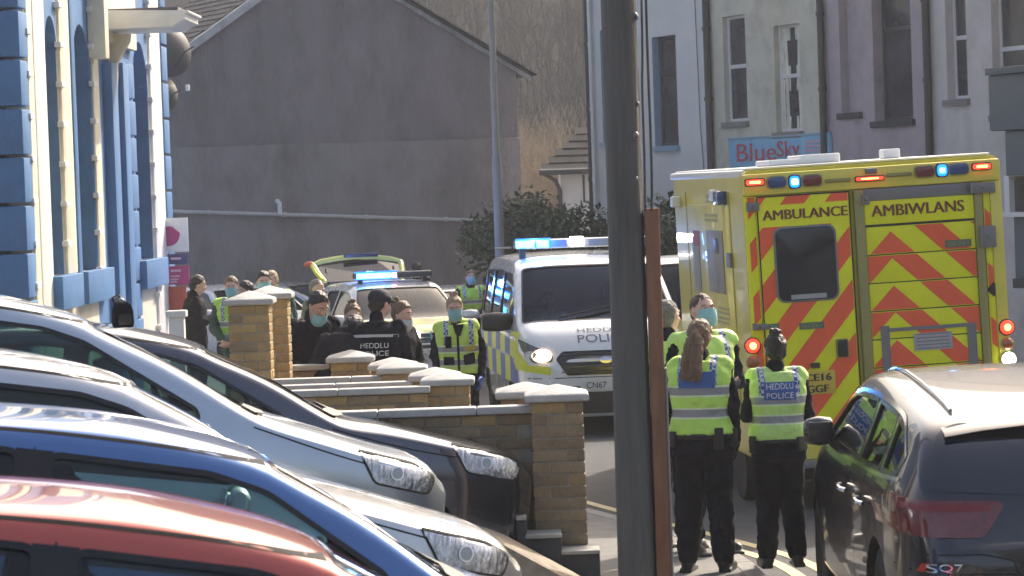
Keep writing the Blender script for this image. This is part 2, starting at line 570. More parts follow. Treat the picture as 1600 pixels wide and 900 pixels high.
# ---- grey rendered gable house
G0 = Vector((.07, 60.5, 0)); G1 = Vector((-7.05, 57.3, 0))
gt = (G0 - G1).normalized(); gn = Vector((gt.y, -gt.x, 0)); gd = -gn      # gn faces the camera
m_render = M('grey_roughcast', (0.225, 0.20, 0.21), 0.95, var=0.2, vs_=.9, stretch=(1, 1, .45), bump=1.0, bs=22, dirt=0.45)
m_render2 = M('grey_roughcast_lower', (0.25, 0.225, 0.225), 0.95, var=0.24, vs_=.8, stretch=(1, 1, .5), bump=1.0, bs=22, dirt=0.5)
m_slate = M('slate_roofing', (0.085, 0.085, 0.09), 0.9, spec=.12, var=0.35, vs_=4, bump=0.4, bs=20, dirt=.2)
m_white = M('white_gloss_paint', (0.72, 0.72, 0.70), 0.45, var=0.06, vs_=3, dirt=0.15)
m_pvc = M('grey_white_pipe', (0.50, 0.50, 0.48), 0.5, var=0.1, vs_=5, dirt=0.2)
gh = thing('gable_house', 'dark grey roughcast house with a blank gable end and slate verges', 'house', (G1.x, G1.y, 0), math.atan2(gt.y, gt.x))
ghi = mw(gh).inverted()
def gp(px, py, off=0.0):          # local: x along the gable, y into the house
    return ghi @ hit_plane(px, py, G1 + gn * off, gn)
eR = gp(806, 112); ap = gp(500, -70); eL = gp(228, 128)
zb = -1.0
lg = gp(530, 223).z
MB().prism([(eL.x, 0, zb), (eR.x, 0, zb), (eR.x, 0, eR.z), (ap.x, 0, ap.z), (eL.x, 0, eL.z)], (0, 9, 0)).build('gable_wall', m_render, gh)
MB().bb((eL.x, -.09, zb), (eR.x + .0, -.003, lg)).build('lower_wall', m_render2, gh, bevel=.03)
MB().bb((eL.x, -.025, lg + .003), (eR.x, -.003, lg + .05)).build('ledge', m_render, gh)
# roof slabs, verges and slates
sr = (eR - ap); sl = (eL - ap)
def slab(a, b, y0, y1, up, th, name, mat, par=gh, bev=0):
    n = Vector((-(b - a).z, 0, (b - a).x)).normalized()
    if n.z < 0: n = -n
    a0 = a + n * up; b0 = b + n * up
    q0 = [Vector((a0.x, y0, a0.z)), Vector((b0.x, y0, b0.z)), Vector((b0.x, y1, b0.z)), Vector((a0.x, y1, a0.z))]
    q1 = [q + n * th for q in q0]
    return MB().hexa(q0, q1).build(name, mat, par, bevel=bev)
eR2 = ap + sr * 1.07; eL2 = ap + sl * 1.05
slab(ap, eR2, -.10, 9.2, .07, .03, 'roof', m_slate)
slab(ap, eL2, -.02, 9.2, .07, .03, 'roof', m_slate)
slab(ap, eL2, -.14, -.03, -.02, .14, 'bargeboard', M('weathered_white_board', (.48, .48, .47), .7, var=.2, dirt=.4))
m_vergem = M('verge_mortar', (0.30, 0.30, 0.30), 0.9, var=0.4, vs_=6, bump=.5, bs=20)
slab(ap, eR2, -.06, -.005, -.02, .085, 'verge', m_vergem)
L = sr.length * 1.07; k = 0; d0 = sr.normalized(); nR = Vector((-d0.z, 0, d0.x))
if nR.z < 0: nR = -nR
while k * .3 < L:
    c = ap + d0 * (k * .3 + .14) + nR * .118
    m = Matrix((d0, Vector((0, 1, 0)), nR)).transposed() @ Matrix.Rotation(-.035, 3, 'Y')
    MB().box((c.x, .08 + rnd.uniform(-.012, .012), c.z), (.34, .5, .022), m).build('slate', m_slate, gh)
    k += 1
d1 = sl.normalized(); nL = Vector((-d1.z, 0, d1.x))
if nL.z < 0: nL = -nL
sm = MB().box((0, 0, 0), (.29, .285, .018)).mesh('slate_tile', m_slate)
rr = int(sl.length / .2)
cnt = 0
for i in range(rr + 1):
    for j in range(14):
        y = .12 + j * .3 + (.15 if i % 2 else 0)
        c = ap + d1 * (i * .2 + .1) + nL * .118
        q = mw(gh) @ Vector((c.x, y, c.z))
        # only where it can be seen above the white verge
        xx = 800 + FPX * q.x / q.y
        if xx < 215 or c.z > ap.z - .3 and False: continue
        if cnt >= 280: continue
        o = link('slate', sm, gh); cnt += 1
        o.matrix_local = Matrix.Translation((c.x, y + rnd.uniform(-.01, .01), c.z + rnd.uniform(0, .006))) @ (Matrix((d1, Vector((0, 1, 0)), nL)).transposed() @ Matrix.Rotation(-.05, 3, 'Y')).to_4x4()
# drain pipe along the gable
pa, pb = gp(262, 330, .17), gp(770, 345, .17)
MB().tube([pa, pb], .035, 10).build('waste_pipe', m_pvc, gh, smooth=True)
for fx in (.12, .35, .6, .85):
    q = pa.lerp(pb, fx); MB().tube([q - Vector((.03, 0, 0)), q + Vector((.03, 0, 0))], .048, 10).build('pipe_clip', m_pvc, gh, smooth=True)
j = pa.lerp(pb, .335)
MB().tube([j, j + Vector((0, 0, .2)), j + Vector((-.01, .08, .25)), j + Vector((-.01, .17, .25))], .045, 10).build('pipe_bend', m_white, gh, smooth=True)

# ---- blue and cream building on the left
m_blue = M('blue_masonry_paint', (0.05, 0.17, 0.37), 0.6, var=0.16, vs_=2, bump=.3, bs=40, dirt=.25)
m_cream = M('cream_masonry_paint', (0.74, 0.68, 0.53), 0.65, var=0.08, vs_=2, bump=.25, bs=40, dirt=.25)
m_palecream = M('off_white_masonry_paint', (0.74, 0.73, 0.69), 0.65, var=0.06, vs_=2, bump=.25, bs=40, dirt=.2)
m_dkglass = M('dark_window_glass', (0.02, 0.028, 0.035), 0.08, var=0.3, vs_=2)
BX, BY = -5.64, 39.0
bt = math.atan2(1, .0156) - PI / 2
bd = thing('painted_building', 'tall blue and cream building with arched windows and block quoins', 'building', (BX, BY, 0), bt)
bdi = mw(bd).inverted(); bnn = (mw(bd).to_3x3() @ Vector((1, 0, 0)))
def fy(px, py=300, w=0.0):        # local point of the facade plane pushed out by w
    return bdi @ hit_plane(px, py, Vector((BX, BY, 0)) + bnn * w, bnn)
def by(px): return fy(px).y
ZT = 11.0; ZB = -.8
TH = .24
ops = [(by(79), by(97), 25, 430), (by(120), by(148), 38, 422), (by(213), by(237), 65, 405)]
opz = []
for (y0, y1, ya, yb), xa in zip(ops, (88, 133, 225)):
    opz.append((y0, y1, fy(xa - 8, ya).z, fy(xa + 5, yb).z))
# facade segments
segs = [(by(47), opz[0][0], m_cream), (opz[0][1], opz[1][0], m_cream), (opz[1][1], opz[2][0], m_blue), (opz[2][1], by(256), m_palecream)]
for a, b, m in segs:
    MB().bb((-TH, a, ZB), (0, b, ZT)).build('facade_wall', m, bd)
MB().bb((-4.5, by(47) - .2, ZB), (-TH - .002, by(256), ZT)).build('core_wall', m_blue, bd)
for i, (y0, y1, zt, zs) in enumerate(opz):
    hw = (y1 - y0) / 2; zsp = zt - hw * (1.0 if i else .9); n = 12
    arc = [(0, y0 + hw - hw * math.cos(PI * k / n), zsp + (zt - zsp) * math.sin(PI * k / n)) for k in range(n + 1)]
    MB().prism([(0, y0, ZT)] + arc + [(0, y1, ZT)], (-TH, 0, 0)).build('arch_wall', m_blue, bd)
    MB().bb((-TH, y0, ZB), (-.001, y1, zs - .02)).build('apron_wall', m_cream, bd)
    MB().bb((-TH + .001, y0 + .08, zs), (-TH + .03, y1 - .08, zsp)).build('window_glass', m_dkglass, bd)
    MB().bb((-TH, y1 - .02, zs), (-.012, y1 - .001, zsp + .02)).build('window_jamb', m_blue, bd)
    # protruding sill block
    MB().bb((0.002, y0 - .25, zs - .42), (.15, y1 + .55, zs)).build('window_sill', m_blue, bd, bevel=.015)
# surround strips with small projecting blocks
def surround(pxa, pxb, mat, w, ztop, zbot, peg=True, n0=0):
    a, b = by(pxa), by(pxb)
    MB().bb((.001, a, zbot), (w, b, ztop)).build('pilaster', mat, bd, bevel=.01)
    if peg:
        z = zbot + .35; 
        while z < ztop:
            MB().bb((.001, a - .22, z), (w + .045, a + .09, z + .07)).build('projecting_block', m_palecream, bd, bevel=.006)
            z += .5
surround(48, 56, m_cream, .03, ZT, ZB)
surround(58, 75, m_palecream, .03, ZT, ZB, peg=False)
surround(98, 113, m_cream, .035, ZT, opz[0][3])
surround(114, 119, m_blue, .05, ZT, opz[1][3], peg=False)
surround(149, 158, m_cream, .03, ZT, opz[1][3] - .4)
surround(167, 176, m_blue, .13, fy(170, 100).z, ZB, peg=False)
surround(191, 199, m_blue, .08, fy(190, 100).z, ZB, peg=False)
surround(238, 254, m_palecream, .04, ZT, ZB)
# rusticated quoins
def quoins(px0, px1, wout, ystep, yfirst, nn, x_in, yl0=None):
    a = by(px0) if yl0 is None else yl0
    b = by(px1)
    for k in range(nn):
        z0 = fy((px0 + px1) / 2, yfirst + ystep * k).z; z1 = fy((px0 + px1) / 2, yfirst + ystep * (k + 1)).z
        odd = (k % 2) * .06
        MB().bb((x_in, a, z1 + .02), (wout, b + odd, z0 - .02)).build('quoin_block', m_blue, bd, bevel=.02)
quoins(33, 45, .05, 75, -206, 12, -3.6)
quoins(201, 211, .05, 57, 100, 8, -.1)
quoins(256, 264, .05, 56, -150, 14, -.4)
# canopy on brackets
c0 = fy(205, 60); ya, yb2 = by(165), by(176)
zc = fy(172, 52).z
mbc = MB()
prof = [(0, 0), (1.02, 0), (1.06, .03), (1.15, .08), (1.2, .10), (1.2, .17), (1.25, .19), (1.25, .22), (0, .26)]
m_leadm = M('canopy_lead', (0.12, 0.11, 0.13), .7, var=.2)
MB().prism([(x, ya - .1, z + zc) for x, z in prof], (0, 1.6, 0)).build('canopy', m_white, bd, bevel=.004)
MB().bb((.002, ya - .05, zc + .24), (1.1, ya + 1.45, zc + .275)).build('canopy_top', m_leadm, bd)
MB().prism([(x + .004, by(176), z + zc) for x, z in ((0, -.03), (.32, -.03), (.30, -.15), (.12, -.45), (.08, -1.15), (0, -1.2))], (0, .2, 0)).build('bracket', m_cream, bd, bevel=.01)
zt0 = fy(160, -60).z
MB().bb((.004, by(146), fy(158, 97).z), (.24, by(152), zt0)).build('bracket', m_cream, bd, bevel=.02)
MB().bb((.003, by(153), fy(158, 66).z), (.1, by(212), zt0)).build('frieze', m_cream, bd, bevel=.02)

# satellite dishes on the far corner
m_dish = M('dark_dish_metal', (0.06, 0.062, 0.066), 0.6, var=.2, vs_=5)
def dish(px, py, rx, d, label):
    c = P(px, py, d)
    t = thing('satellite_dish', label, 'satellite dish', c)
    r = rx * d / FPX
    prof = [(0.001, .0), (r * .5, .03), (r * .8, .09), (r, .16), (r * .985, .165), (r * .8, .11), (r * .5, .05), (.001, .02)]
    mb = MB(); mb.lathe(prof, (0, 0, 0), 28, 'y')
    o = mb.build('dish', m_dish, t, smooth=True); o.rotation_euler = (R(-12), 0, R(35))
    MB().tube([(0, .1, -r * .8), (r * .5, -.25, -r * .2), (r * .9, -.35, .0)], .012, 8).build('arm', m_dish, t, smooth=True)
    MB().tube([(-.5, .25, 0), (0, .05, 0)], .025, 8).build('wall_bracket', m_dish, t, smooth=True)
    return t
t = dish(268, 75, 43, 52.6, 'upper and larger dark satellite dish on the corner of the blue building')
t = dish(258, 142, 31, 52.3, 'lower dark satellite dish with a small white receiver on the corner of the blue building')
q = mw(t).inverted() @ P(293, 137, 52.0)
MB().box(q, (.06, .1, .1)).build('receiver', m_white, t, bevel=.01)

# ---- terraced houses on the right
T0 = Vector((1.5, 60, 0)); T1 = Vector((7.3, 46, 0))
tt = (T1 - T0).normalized(); tn = Vector((tt.y, -tt.x, 0))     # faces the street and camera
def tu(px, py=200, off=0.0):
    p = hit_plane(px, py, T0 + tn * off, tn)
    return (p - T0).dot(tt), p.z
TROT = math.atan2(tt.y, tt.x)
def wall_holes(name, mat, mrev, u0, u1, z0, z1, holes, depth, parent):
    """street wall with real openings; local x along the street, y into the house"""
    us = sorted({u0, u1} | {h[0] for h in holes} | {h[1] for h in holes})
    zs = sorted({z0, z1} | {h[2] for h in holes} | {h[3] for h in holes})
    mb = MB(); V = {}
    def v(u, y, z):
        k = (round(u, 4), round(y, 4), round(z, 4))
        if k not in V: V[k] = len(mb.v); mb.v.append(Vector((u, y, z)))
        return V[k]
    for i in range(len(us) - 1):
        for j in range(len(zs) - 1):
            cu, cz = (us[i] + us[i + 1]) / 2, (zs[j] + zs[j + 1]) / 2
            if any(h[0] < cu < h[1] and h[2] < cz < h[3] for h in holes): continue
            mb.f.append((v(us[i], 0, zs[j]), v(us[i + 1], 0, zs[j]), v(us[i + 1], 0, zs[j + 1]), v(us[i], 0, zs[j + 1])))
    o = mb.build(name, mat, parent)
    mb2 = MB()
    for h in holes:
        a, b, c, d = h[:4]; e = .001
        mb2 = MB(); mb2.add([(a, e, c), (b, e, c), (b, e, d), (a, e, d), (a, depth, c), (b, depth, c), (b, depth, d), (a, depth, d)],
                [(0, 1, 5, 4), (1, 2, 6, 5), (2, 3, 7, 6), (3, 0, 4, 7)])
        mb2.build('window_reveal', mrev, parent)
    return o
m_hwhite = M('white_render', (0.66, 0.66, 0.66), 0.85, var=0.05, vs_=1, bump=.3, bs=40, dirt=.12)
m_hcream = M('stained_cream_render', (0.56, 0.54, 0.45), 0.9, var=0.12, vs_=1.6, bump=.4, bs=40, dirt=.45)
m_hpink = M('pinkish_grey_render', (0.41, 0.355, 0.375), 0.9, var=0.12, vs_=1.6, bump=.5, bs=30, dirt=.35)
m_hpale = M('pale_grey_render', (0.57, 0.54, 0.53), 0.9, var=0.1, vs_=1.6, bump=.4, bs=30, dirt=.35)
m_skyblue = M('light_blue_paint', (0.24, 0.38, 0.47), 0.5, var=.1)
m_upvc = M('white_window_frame', (0.66, 0.66, 0.67), 0.35, dirt=.1)
m_dkframe = M('dark_window_frame', (0.06, 0.06, 0.065), 0.45)
m_pane = M('old_window_pane', (0.055, 0.06, 0.07), 0.06, var=.5, vs_=1.2, spec=.8)
m_curtain = M('net_curtain', (0.62, 0.62, 0.54), 0.9, var=.35, vs_=3, stretch=(6, 1, 1), bump=.4, bs=8)
m_sill = M('stone_sill', (0.22, 0.21, 0.20), 0.9, var=.15, bump=.3)
m_dpipe = M('dark_downpipe', (0.05, 0.05, 0.055), 0.5, var=.1)
def house(name, label, px0, px1, mat, wins, ztop, **kw):
    u0, _ = tu(px0); u1, _ = tu(px1)
    o = T0 + tt * u0
    t = thing(name, label, 'house', (o.x, o.y, 0), TROT)
    holes = []
    W = []
    for w in wins:
        a = tu(w[0], (w[2] + w[3]) / 2)[0] - u0; b = tu(w[1], (w[2] + w[3]) / 2)[0] - u0
        zt = tu((w[0] + w[1]) / 2, w[2])[1]; zb_ = tu((w[0] + w[1]) / 2, w[3])[1]
        holes.append((a, b, zb_, zt)); W.append((a, b, zb_, zt, w[4]))
    wall_holes('front_wall', mat, kw.get('rev', mat), 0, u1 - u0, -1.2, ztop, holes, kw.get('rd', .2), t)
    MB().bb((.001, .4, -1.2), (u1 - u0 - .001, 7, ztop)).build('house_body', mat, t)
    rf = MB().prism([(-.05, -.25, ztop + .003), (-.05, 3.6, ztop + 2.4), (-.05, 7.3, ztop + .003)], (u1 - u0 + .08, 0, 0)).build('roof', m_slate, t)
    for (a, b, c, d, st) in W:
        rd = kw.get('rd', .2)
        if st == 'blind':
            MB().bb((a, rd * .6, c), (b, rd * .6 + .02, d)).build('blind_recess', mat, t)
        else:
            fm = {'w': m_upvc, 'd': m_dkframe, 'b': m_skyblue, 'c': m_upvc}[st]
            f = MB(); fw = .05
            y0, y1 = rd - .07, rd - .01
            f.bb((a, y0, c), (a + fw, y1, d)).bb((b - fw, y0, c), (b, y1, d)).bb((a + fw, y0, d - fw), (b - fw, y1, d)).bb((a + fw, y0, c), (b - fw, y1, c + fw))
            mid = c + (d - c) * (.52 if st != 'd' else .66)
            f.bb((a + fw, y0 + .003, mid - .03), (b - fw, y1, mid + .035))
            fr = f.build('window_frame', fm, t, bevel=.006, seg=1)
            g = MB().bb((a + fw - .005, y1 - .03, mid), (b - fw + .005, y1 - .02, d - fw)).build('pane', m_pane, fr)
            g = MB().bb((a + fw - .005, y1 - .035, c + fw), (b - fw + .005, y1 - .025, mid)).build('pane', m_pane, fr)
            if st == 'c':
                # draped net curtain just behind the glass, parted in folds
                mbk = MB(); n = 18
                for k in range(n + 1):
                    uu = a + fw + (b - a - 2 * fw) * k / n
                    for zi in range(9):
                        q = zi / 8; 
                        mbk.v.append(Vector((uu, y1 - .042 - .012 * math.sin(k * 1.9 + zi * .5), c + fw + (d - c - 2 * fw) * q)))
                for k in range(n):
                    for zi in range(8):
                        qq = (k + .5) / n; zz = zi / 8
                        gap = abs(qq - .5) < .26 * abs(math.sin(zz * 6.3 + .4))
                        if gap: continue
                        o_ = k * 9 + zi; mbk.f.append((o_, o_ + 9, o_ + 10, o_ + 1))
                mbk.build('net_curtain', m_curtain, t, smooth=True)
        sm_ = kw.get('sill', m_sill)
        MB().bb((a - .06, -.07, c - .1), (b + .06, .1, c - .002)).build('window_sill', sm_, t, bevel=.01)
    return t, u0, u1
H1, a1, b1 = house('terraced_house', 'white rendered house with light blue window surrounds behind the wooden pole', 926, 1111, m_hwhite,
      [(940, 975, 45, 222, 'd'), (1021, 1058, 56, 228, 'd')], 7.2, rev=m_skyblue, sill=m_skyblue)
H2, a2, b2 = house('terraced_house', 'stained cream house with the blue shop sign', 1115, 1291, m_hcream,
      [(1131, 1166, 24, 190, 'w'), (1211, 1251, 38, 206, 'c')], 7.4, rd=.16)
H3, a3, b3 = house('terraced_house', 'pinkish grey house with a blocked tall window', 1293, 1456, m_hpink,
      [(1312, 1342, -20, 176, 'blind'), (1364, 1424, -30, 188, 'd')], 7.4, sill=m_dkstone, rd=.24)
H4, a4, b4 = house('terraced_house', 'pale grey house with narrow white windows at the right', 1458, 1700, m_hpale,
      [(1478, 1510, -30, 155, 'w'), (1550, 1612, -20, 178, 'w')], 7.4)
def downpipe(t, u, x_out, mat, r, label=None):
    mb = MB().tube([(u, -.09, -1.0), (u, -.09, 7.2)], r, 10)
    o = mb.build('downpipe', mat, t, smooth=True)
    for z in (1.2, 2.6, 3.9, 5.1, 6.3): MB().tube([(u, -.09, z), (u, -.09, z + .07)], r * 1.25, 10).build('pipe_collar', mat, t, smooth=True)
downpipe(H1, .06, 0, m_dpipe, .05)
downpipe(H1, .19, 0, m_white, .03)
downpipe(H2, .02, 0, m_dpipe, .06)
downpipe(H3, .03, 0, m_dpipe, .055)
downpipe(H4, .02, 0, m_dpipe, .055)
u = tu(1092, 100)[0] - a1
MB().tube([(u - .05, -.03, 7.2), (u, -.03, 5), (u + .04, -.03, 3.5), (u + .16, -.03, 2.4)], .008, 6).build('wall_cable', m_dpipe, H1)
# shop sign
m_signb = M('sign_blue', (0.15, 0.40, 0.62), 0.5, var=.2, vs_=2.5, col2=(0.28, 0.52, 0.68))
m_signr = M('sign_red', (0.50, 0.10, 0.13), 0.5)
m_signp = M('sign_pink', (0.62, 0.38, 0.45), 0.5)
s0, z1s = tu(1133, 216, .12); s1, z2s = tu(1290, 208, .12); _, z0s = tu(1210, 300, .12)
sg = thing('shop_sign', 'sky blue shop sign lettered in red above the ambulance', 'shop sign', T0 + tt * s0 + tn * .06, TROT)
w = s1 - s0; h0, h1 = z1s - .75, z1s
MB().bb((0, 0, h0), (w, .05, h1)).build('sign_board', m_signb, sg, bevel=.005)
for zz in (h0 + .02, h1 - .02): MB().bb((.0, -.012, zz - .015), (w, -.002, zz + .015)).build('sign_edge', m_skyblue, sg)
fr = Matrix(((1, 0, 0, 0), (0, 0, -1, 0), (0, 1, 0, 0), (0, 0, 0, 1)))
def fl(x, z, y=-.004): 
    m = fr.copy(); m.translation = Vector((x, y, z)); return m
sh = Matrix.Identity(4)
text_obj('sign_lettering', 'Blue', m_signr, fl(w * .29, h1 - .26), w * .40, .30, sg, .004, .008)
text_obj('sign_lettering', 'Sky', m_signr, fl(w * .61, h1 - .27), w * .22, .34, sg, .004, .008)
for i, zz in enumerate((.14, .21, .28, .35)):
    MB().bb((w * .77, -.01, h1 - zz - .018), (w * (.93 if i % 2 else .95), -.002, h1 - zz + .018)).build('small_print', m_signp, sg)
MB().bb((w * .35, -.01, h1 - .6), (w * .6, -.002, h1 - .55)).build('small_print', m_signr, sg)
# dark shopfront corner at the far right
m_shop = M('dark_green_grey_paint', (0.075, 0.10, 0.115), 0.5, var=.12, vs_=3)
def shop():
    d = 40.0
    t = thing('shopfront', 'dark grey green shopfront with a projecting fascia at the right edge', 'shopfront', P(1557, 300, d), TROT)
    inv = mw(t).inverted(); m3 = mw(t)
    def q(px, py): return inv @ hit_plane(px, py, t.location, tn)
    a = q(1556, 118); b = q(1556, 205); c = q(1576, 205)
    MB().bb((a.x, -.12, b.z), (a.x + 4, .5, a.z)).build('fascia', m_shop, t, bevel=.03)
    MB().bb((a.x, -.16, a.z + .002), (a.x + 4, .5, a.z + .09)).build('cornice', m_shop, t, bevel=.01)
    MB().bb((c.x, -.06, q(1576, 275).z), (c.x + 3.5, .5, b.z - .003)).build('lower_fascia', m_shop, t, bevel=.02)
    f = MB(); g0 = q(1570, 275); g1 = q(1578, 330)
    MB().bb((g0.x, -.02, g1.z - .01), (g0.x + .12, .4, g0.z - .002)).build('window_frame', m_upvc, t, bevel=.01)
    MB().bb((g0.x + .12, .06, g1.z), (g0.x + 3, .4, g0.z - .06)).build('pane', m_pane, t)
    MB().bb((g0.x - .05, -.04, g1.z - .07), (g0.x + 3, .4, g1.z - .012)).build('window_sill', m_upvc, t)
    l = q(1575, 435)
    MB().bb((g0.x + .02, .1, l.z), (g0.x + 3, .5, g1.z - .075)).build('panel', m_shop, t)
    MB().bb((g0.x + .03, .05, -1.2), (g0.x + 3, .5, l.z - .004)).build('stall_riser', M('near_black_paint', (.03, .03, .032), .5), t)
    MB().bb((a.x + .35, .51, -1.2), (a.x + 4, 4, a.z + 4.5)).build('wall', m_hpale, t)
shop()

# ---- low house with tiled roof, far behind
m_tile = M('tile_grey', (0.045, 0.045, 0.045), .95, spec=.05, var=.2, vs_=5, bump=.3, bs=20, dirt=.3)
lhd = 74.0
lo = P(846, 272, lhd)
lh = thing('low_house', 'low house with a grey tiled hip roof beyond the gable house', 'house', (lo.x, lo.y, 0))
inv = mw(lh).inverted()
def lq(px, py, d=lhd): return inv @ P(px, py, d)
A = lq(846, 268); Bt = lq(925, 200, lhd + 3)
MB().bb((.45, .3, -1.3), (3.2, 4, A.z - .02)).build('wall', m_hwhite, lh)
MB().bb((.95, .28, A.z - .75), (1.0, .31, A.z - .1)).build('window_frame', m_dkframe, lh)
rows = 6; rise = Bt.z - A.z
for i in range(rows):
    z0 = A.z + rise * i / rows; y0 = 2.6 * i / rows
    x0 = (Bt.x) * i / rows * .82
    for k in range(9):
        xa = x0 + k * .34 + (.17 if i % 2 and k else 0); xb = x0 + (k + 1) * .34 + (.17 if i % 2 else 0)
        if xa > 2.3: break
        m = Matrix.Rotation(math.atan2(rise / rows, 2.6 / rows) * .82, 3, 'X')
        MB().box(((xa + xb) / 2, y0 + .2, z0 + rise / rows * .55), (xb - xa - .012, .52, .035), m).build('roof_tile', m_tile, lh)
MB().prism([(0, 0, A.z), (Bt.x * .82, 2.6, Bt.z), (3.2, 2.6, Bt.z), (3.2, 0, A.z)], (0, .6, -.05)).build('roof', m_tile, lh)
MB().tube([(-.05, -.1, A.z - .02), (3.2, -.1, A.z - .02)], .07, 8).build('gutter', m_dpipe, lh, smooth=True)
MB().tube([(.05, -.05, A.z - .05), (.32, .15, A.z - .22), (.42, .22, A.z - .45), (.42, .22, -1.2)], .05, 8).build('downpipe', m_dpipe, lh, smooth=True)

# ---- lamp post
m_galv = M('galvanised_steel', (0.24, 0.245, 0.235), 0.65, metal=.0, var=.15, vs_=3, bump=.1)
d = 50.0
pt = P(765, 0, d); pb_ = P(781, 400, d)
lp = thing('lamp_post', 'tall grey steel lamp post in front of the gable house', 'lamp post', (pb_.x, d, -.45), 0)
tx = (pt.x - pb_.x) / (pt.z - pb_.z); tx = 0.0
jz = P(775, 245, d).z + .45
MB().tube([(0, 0, 0), (0, 0, 1.3)], [.11, .11], 16).build('base_section', m_galv, lp, smooth=True)
MB().tube([(0, 0, 1.3), (0, 0, jz)], [.075, .07], 16).build('lower_column', m_galv, lp, smooth=True)
MB().tube([(0, 0, jz), (0, 0, 9)], [.055, .045], 16).build('upper_column', m_galv, lp, smooth=True)
MB().tube([(0, 0, 9), (.02, 0, 9.4), (.3, 0, 9.6), (.9, 0, 9.65)], .035, 10).build('bracket_arm', m_galv, lp, smooth=True)
MB().box((1.15, 0, 9.62), (.6, .22, .12)).build('lantern', m_galv, lp, bevel=.04)

# ---- wooden utility pole, steel channel and cables
m_pole = M('weathered_creosote_wood', (0.075, 0.072, 0.068), 0.85, var=0.35, vs_=7, bump=0.9, bs=26, stretch=(1, 1, .08), col2=(0.16, 0.155, 0.145))
m_rust = M('rusty_brown_channel', (0.24, 0.105, 0.055), 0.7, var=.45, vs_=4, bump=.4, bs=30, stretch=(1, 1, .3), dirt=.3)
d = 18.0
p0 = P(986, 600, d)
up = thing('utility_pole', 'dark weathered wooden utility pole in the foreground', 'utility pole', (p0.x, d, 0))
mb = MB(); rings = []
for i in range(60):
    z = -.1 + i * .16; r0 = .108 - .0022 * z * 1.2
    ring = []
    for k in range(40):
        a = 2 * PI * k / 40
        r = r0 * (1 + .018 * math.sin(a * 7 + z * .6) + .012 * math.sin(a * 13 - z * .9) + rnd.uniform(-.004, .004))
        ring.append((r * math.cos(a), r * math.sin(a), z))
    rings.append(ring)
mb.loft(rings).build('pole_shaft', m_pole, up, smooth=True, angle=60)
m_bolt = M('dull_bolt', (0.22, 0.22, 0.21), .5, metal=.6)
for (x, y) in ((991, 27), (992, 213), (993, 280), (995, 163)):
    q = mw(up).inverted() @ P(x, y, d); a = math.asin(max(-1, min(1, q.x / .1)))
    big = y in (27, 213)
    c = Vector((.102 * math.sin(a), -.102 * math.cos(a), q.z))
    MB().ball(c, (.02, .02, .026) if big else (.012, .012, .016), 10, 8).build('bolt', m_bolt, up, smooth=True)
    if big: MB().ball(c + Vector((.002, -.012, -.002)), (.009, .01, .013), 8, 6).build('bolt_hole', m_dpipe, up, smooth=True)
q = mw(up).inverted() @ P(1021, 325, d - .05)
MB().bb((q.x - .05, -.08, -.1), (q.x + .03, .02, q.z)).build('cable_guard', m_rust, up, bevel=.006)
MB().bb((q.x + .032, -.07, -.1), (q.x + .045, .0, q.z - .9)).build('guard_flange', m_galv, up, bevel=.004)
def cab(pts, r):
    inv_ = mw(up).inverted()
    path = [inv_ @ P(x, y, d - .1) for x, y in pts]
    path = [tuple(v) for v in chaikin(path, 2, False)]
    MB().tube(path, r, 7).build('cable', m_dpipe, up, smooth=True)
cab([(1001, -60), (1004, 80), (1003, 140), (1007, 240), (1008, 330)], .007)
cab([(1008, -60), (1012, 100), (1016, 190), (1019, 290), (1018, 330)], .008)
# ---- wooded hill behind
m_hill = M('winter_hillside', (0.045, 0.045, 0.045), 1.0, spec=.0, var=.4, vs_=.12, bump=.6, bs=1.5)
mb = MB(); nx, ny = 60, 50
for j in range(ny + 1):
    for i in range(nx + 1):
        x = -140 + 280 * i / nx; y = 98 + 330 * j / ny
        z = -1.2 + 20 * (1 - math.cos(min(1, j / 16) * PI)) / 2 + 1.5 * math.sin(x * .06 + y * .02) * min(1, j / 6) + rnd.uniform(-.5, .5) * min(1, j / 6)
        mb.v.append(Vector((x, y, z)))
for j in range(ny):
    for i in range(nx):
        o = j * (nx + 1) + i; mb.f.append((o, o + 1, o + nx + 2, o + nx + 1))
hill = tag(mb.build('hillside', m_hill, smooth=True, angle=180), kind='structure')
hill_bvh = bvh_of(hill.data)
def hill_z(x, y):
    h = hill_bvh.ray_cast(Vector((x, y, 300)), Vector((0, 0, -1)))
    return h[0].z if h[0] is not None else -1.0
m_twig = M('bare_twigs', (0.36, 0.28, 0.20), 0.95, var=.55, vs_=.5)
m_twig2 = M('grey_bare_wood', (0.05, 0.055, 0.065), 1.0, var=.2, vs_=.3, spec=.0)
m_bark = M('bark', (0.12, 0.10, 0.08), 0.9, var=.3, bump=.5)
def branchy(mb, p, d_, L, r, depth, rg, spread=.55, up_=.25):
    q = p + d_ * L
    a = d_.cross(Vector((0.3, 1, .1))).normalized(); b = a.cross(d_)
    n = 3
    o = len(mb.v)
    for c, rr in ((p, r), (q, r * .6)):
        for k in range(n):
            an = 2 * PI * k / n
            mb.v.append(c + (a * math.cos(an) + b * math.sin(an)) * rr)
    for k in range(n): mb.f.append((o + k, o + (k + 1) % n, o + n + (k + 1) % n, o + n + k))
    if depth == 0: return
    for _ in range(3 if depth > 1 else 4):
        nd = (d_ + Vector((rg.uniform(-1, 1), rg.uniform(-1, 1), rg.uniform(-.3, 1) * .8 + up_)) * spread).normalized()
        t = rg.uniform(.45, 1)
        branchy(mb, p + d_ * L * t, nd, L * rg.uniform(.55, .85), r * .6, depth - 1, rg, spread, up_)
rg = random.Random(3)
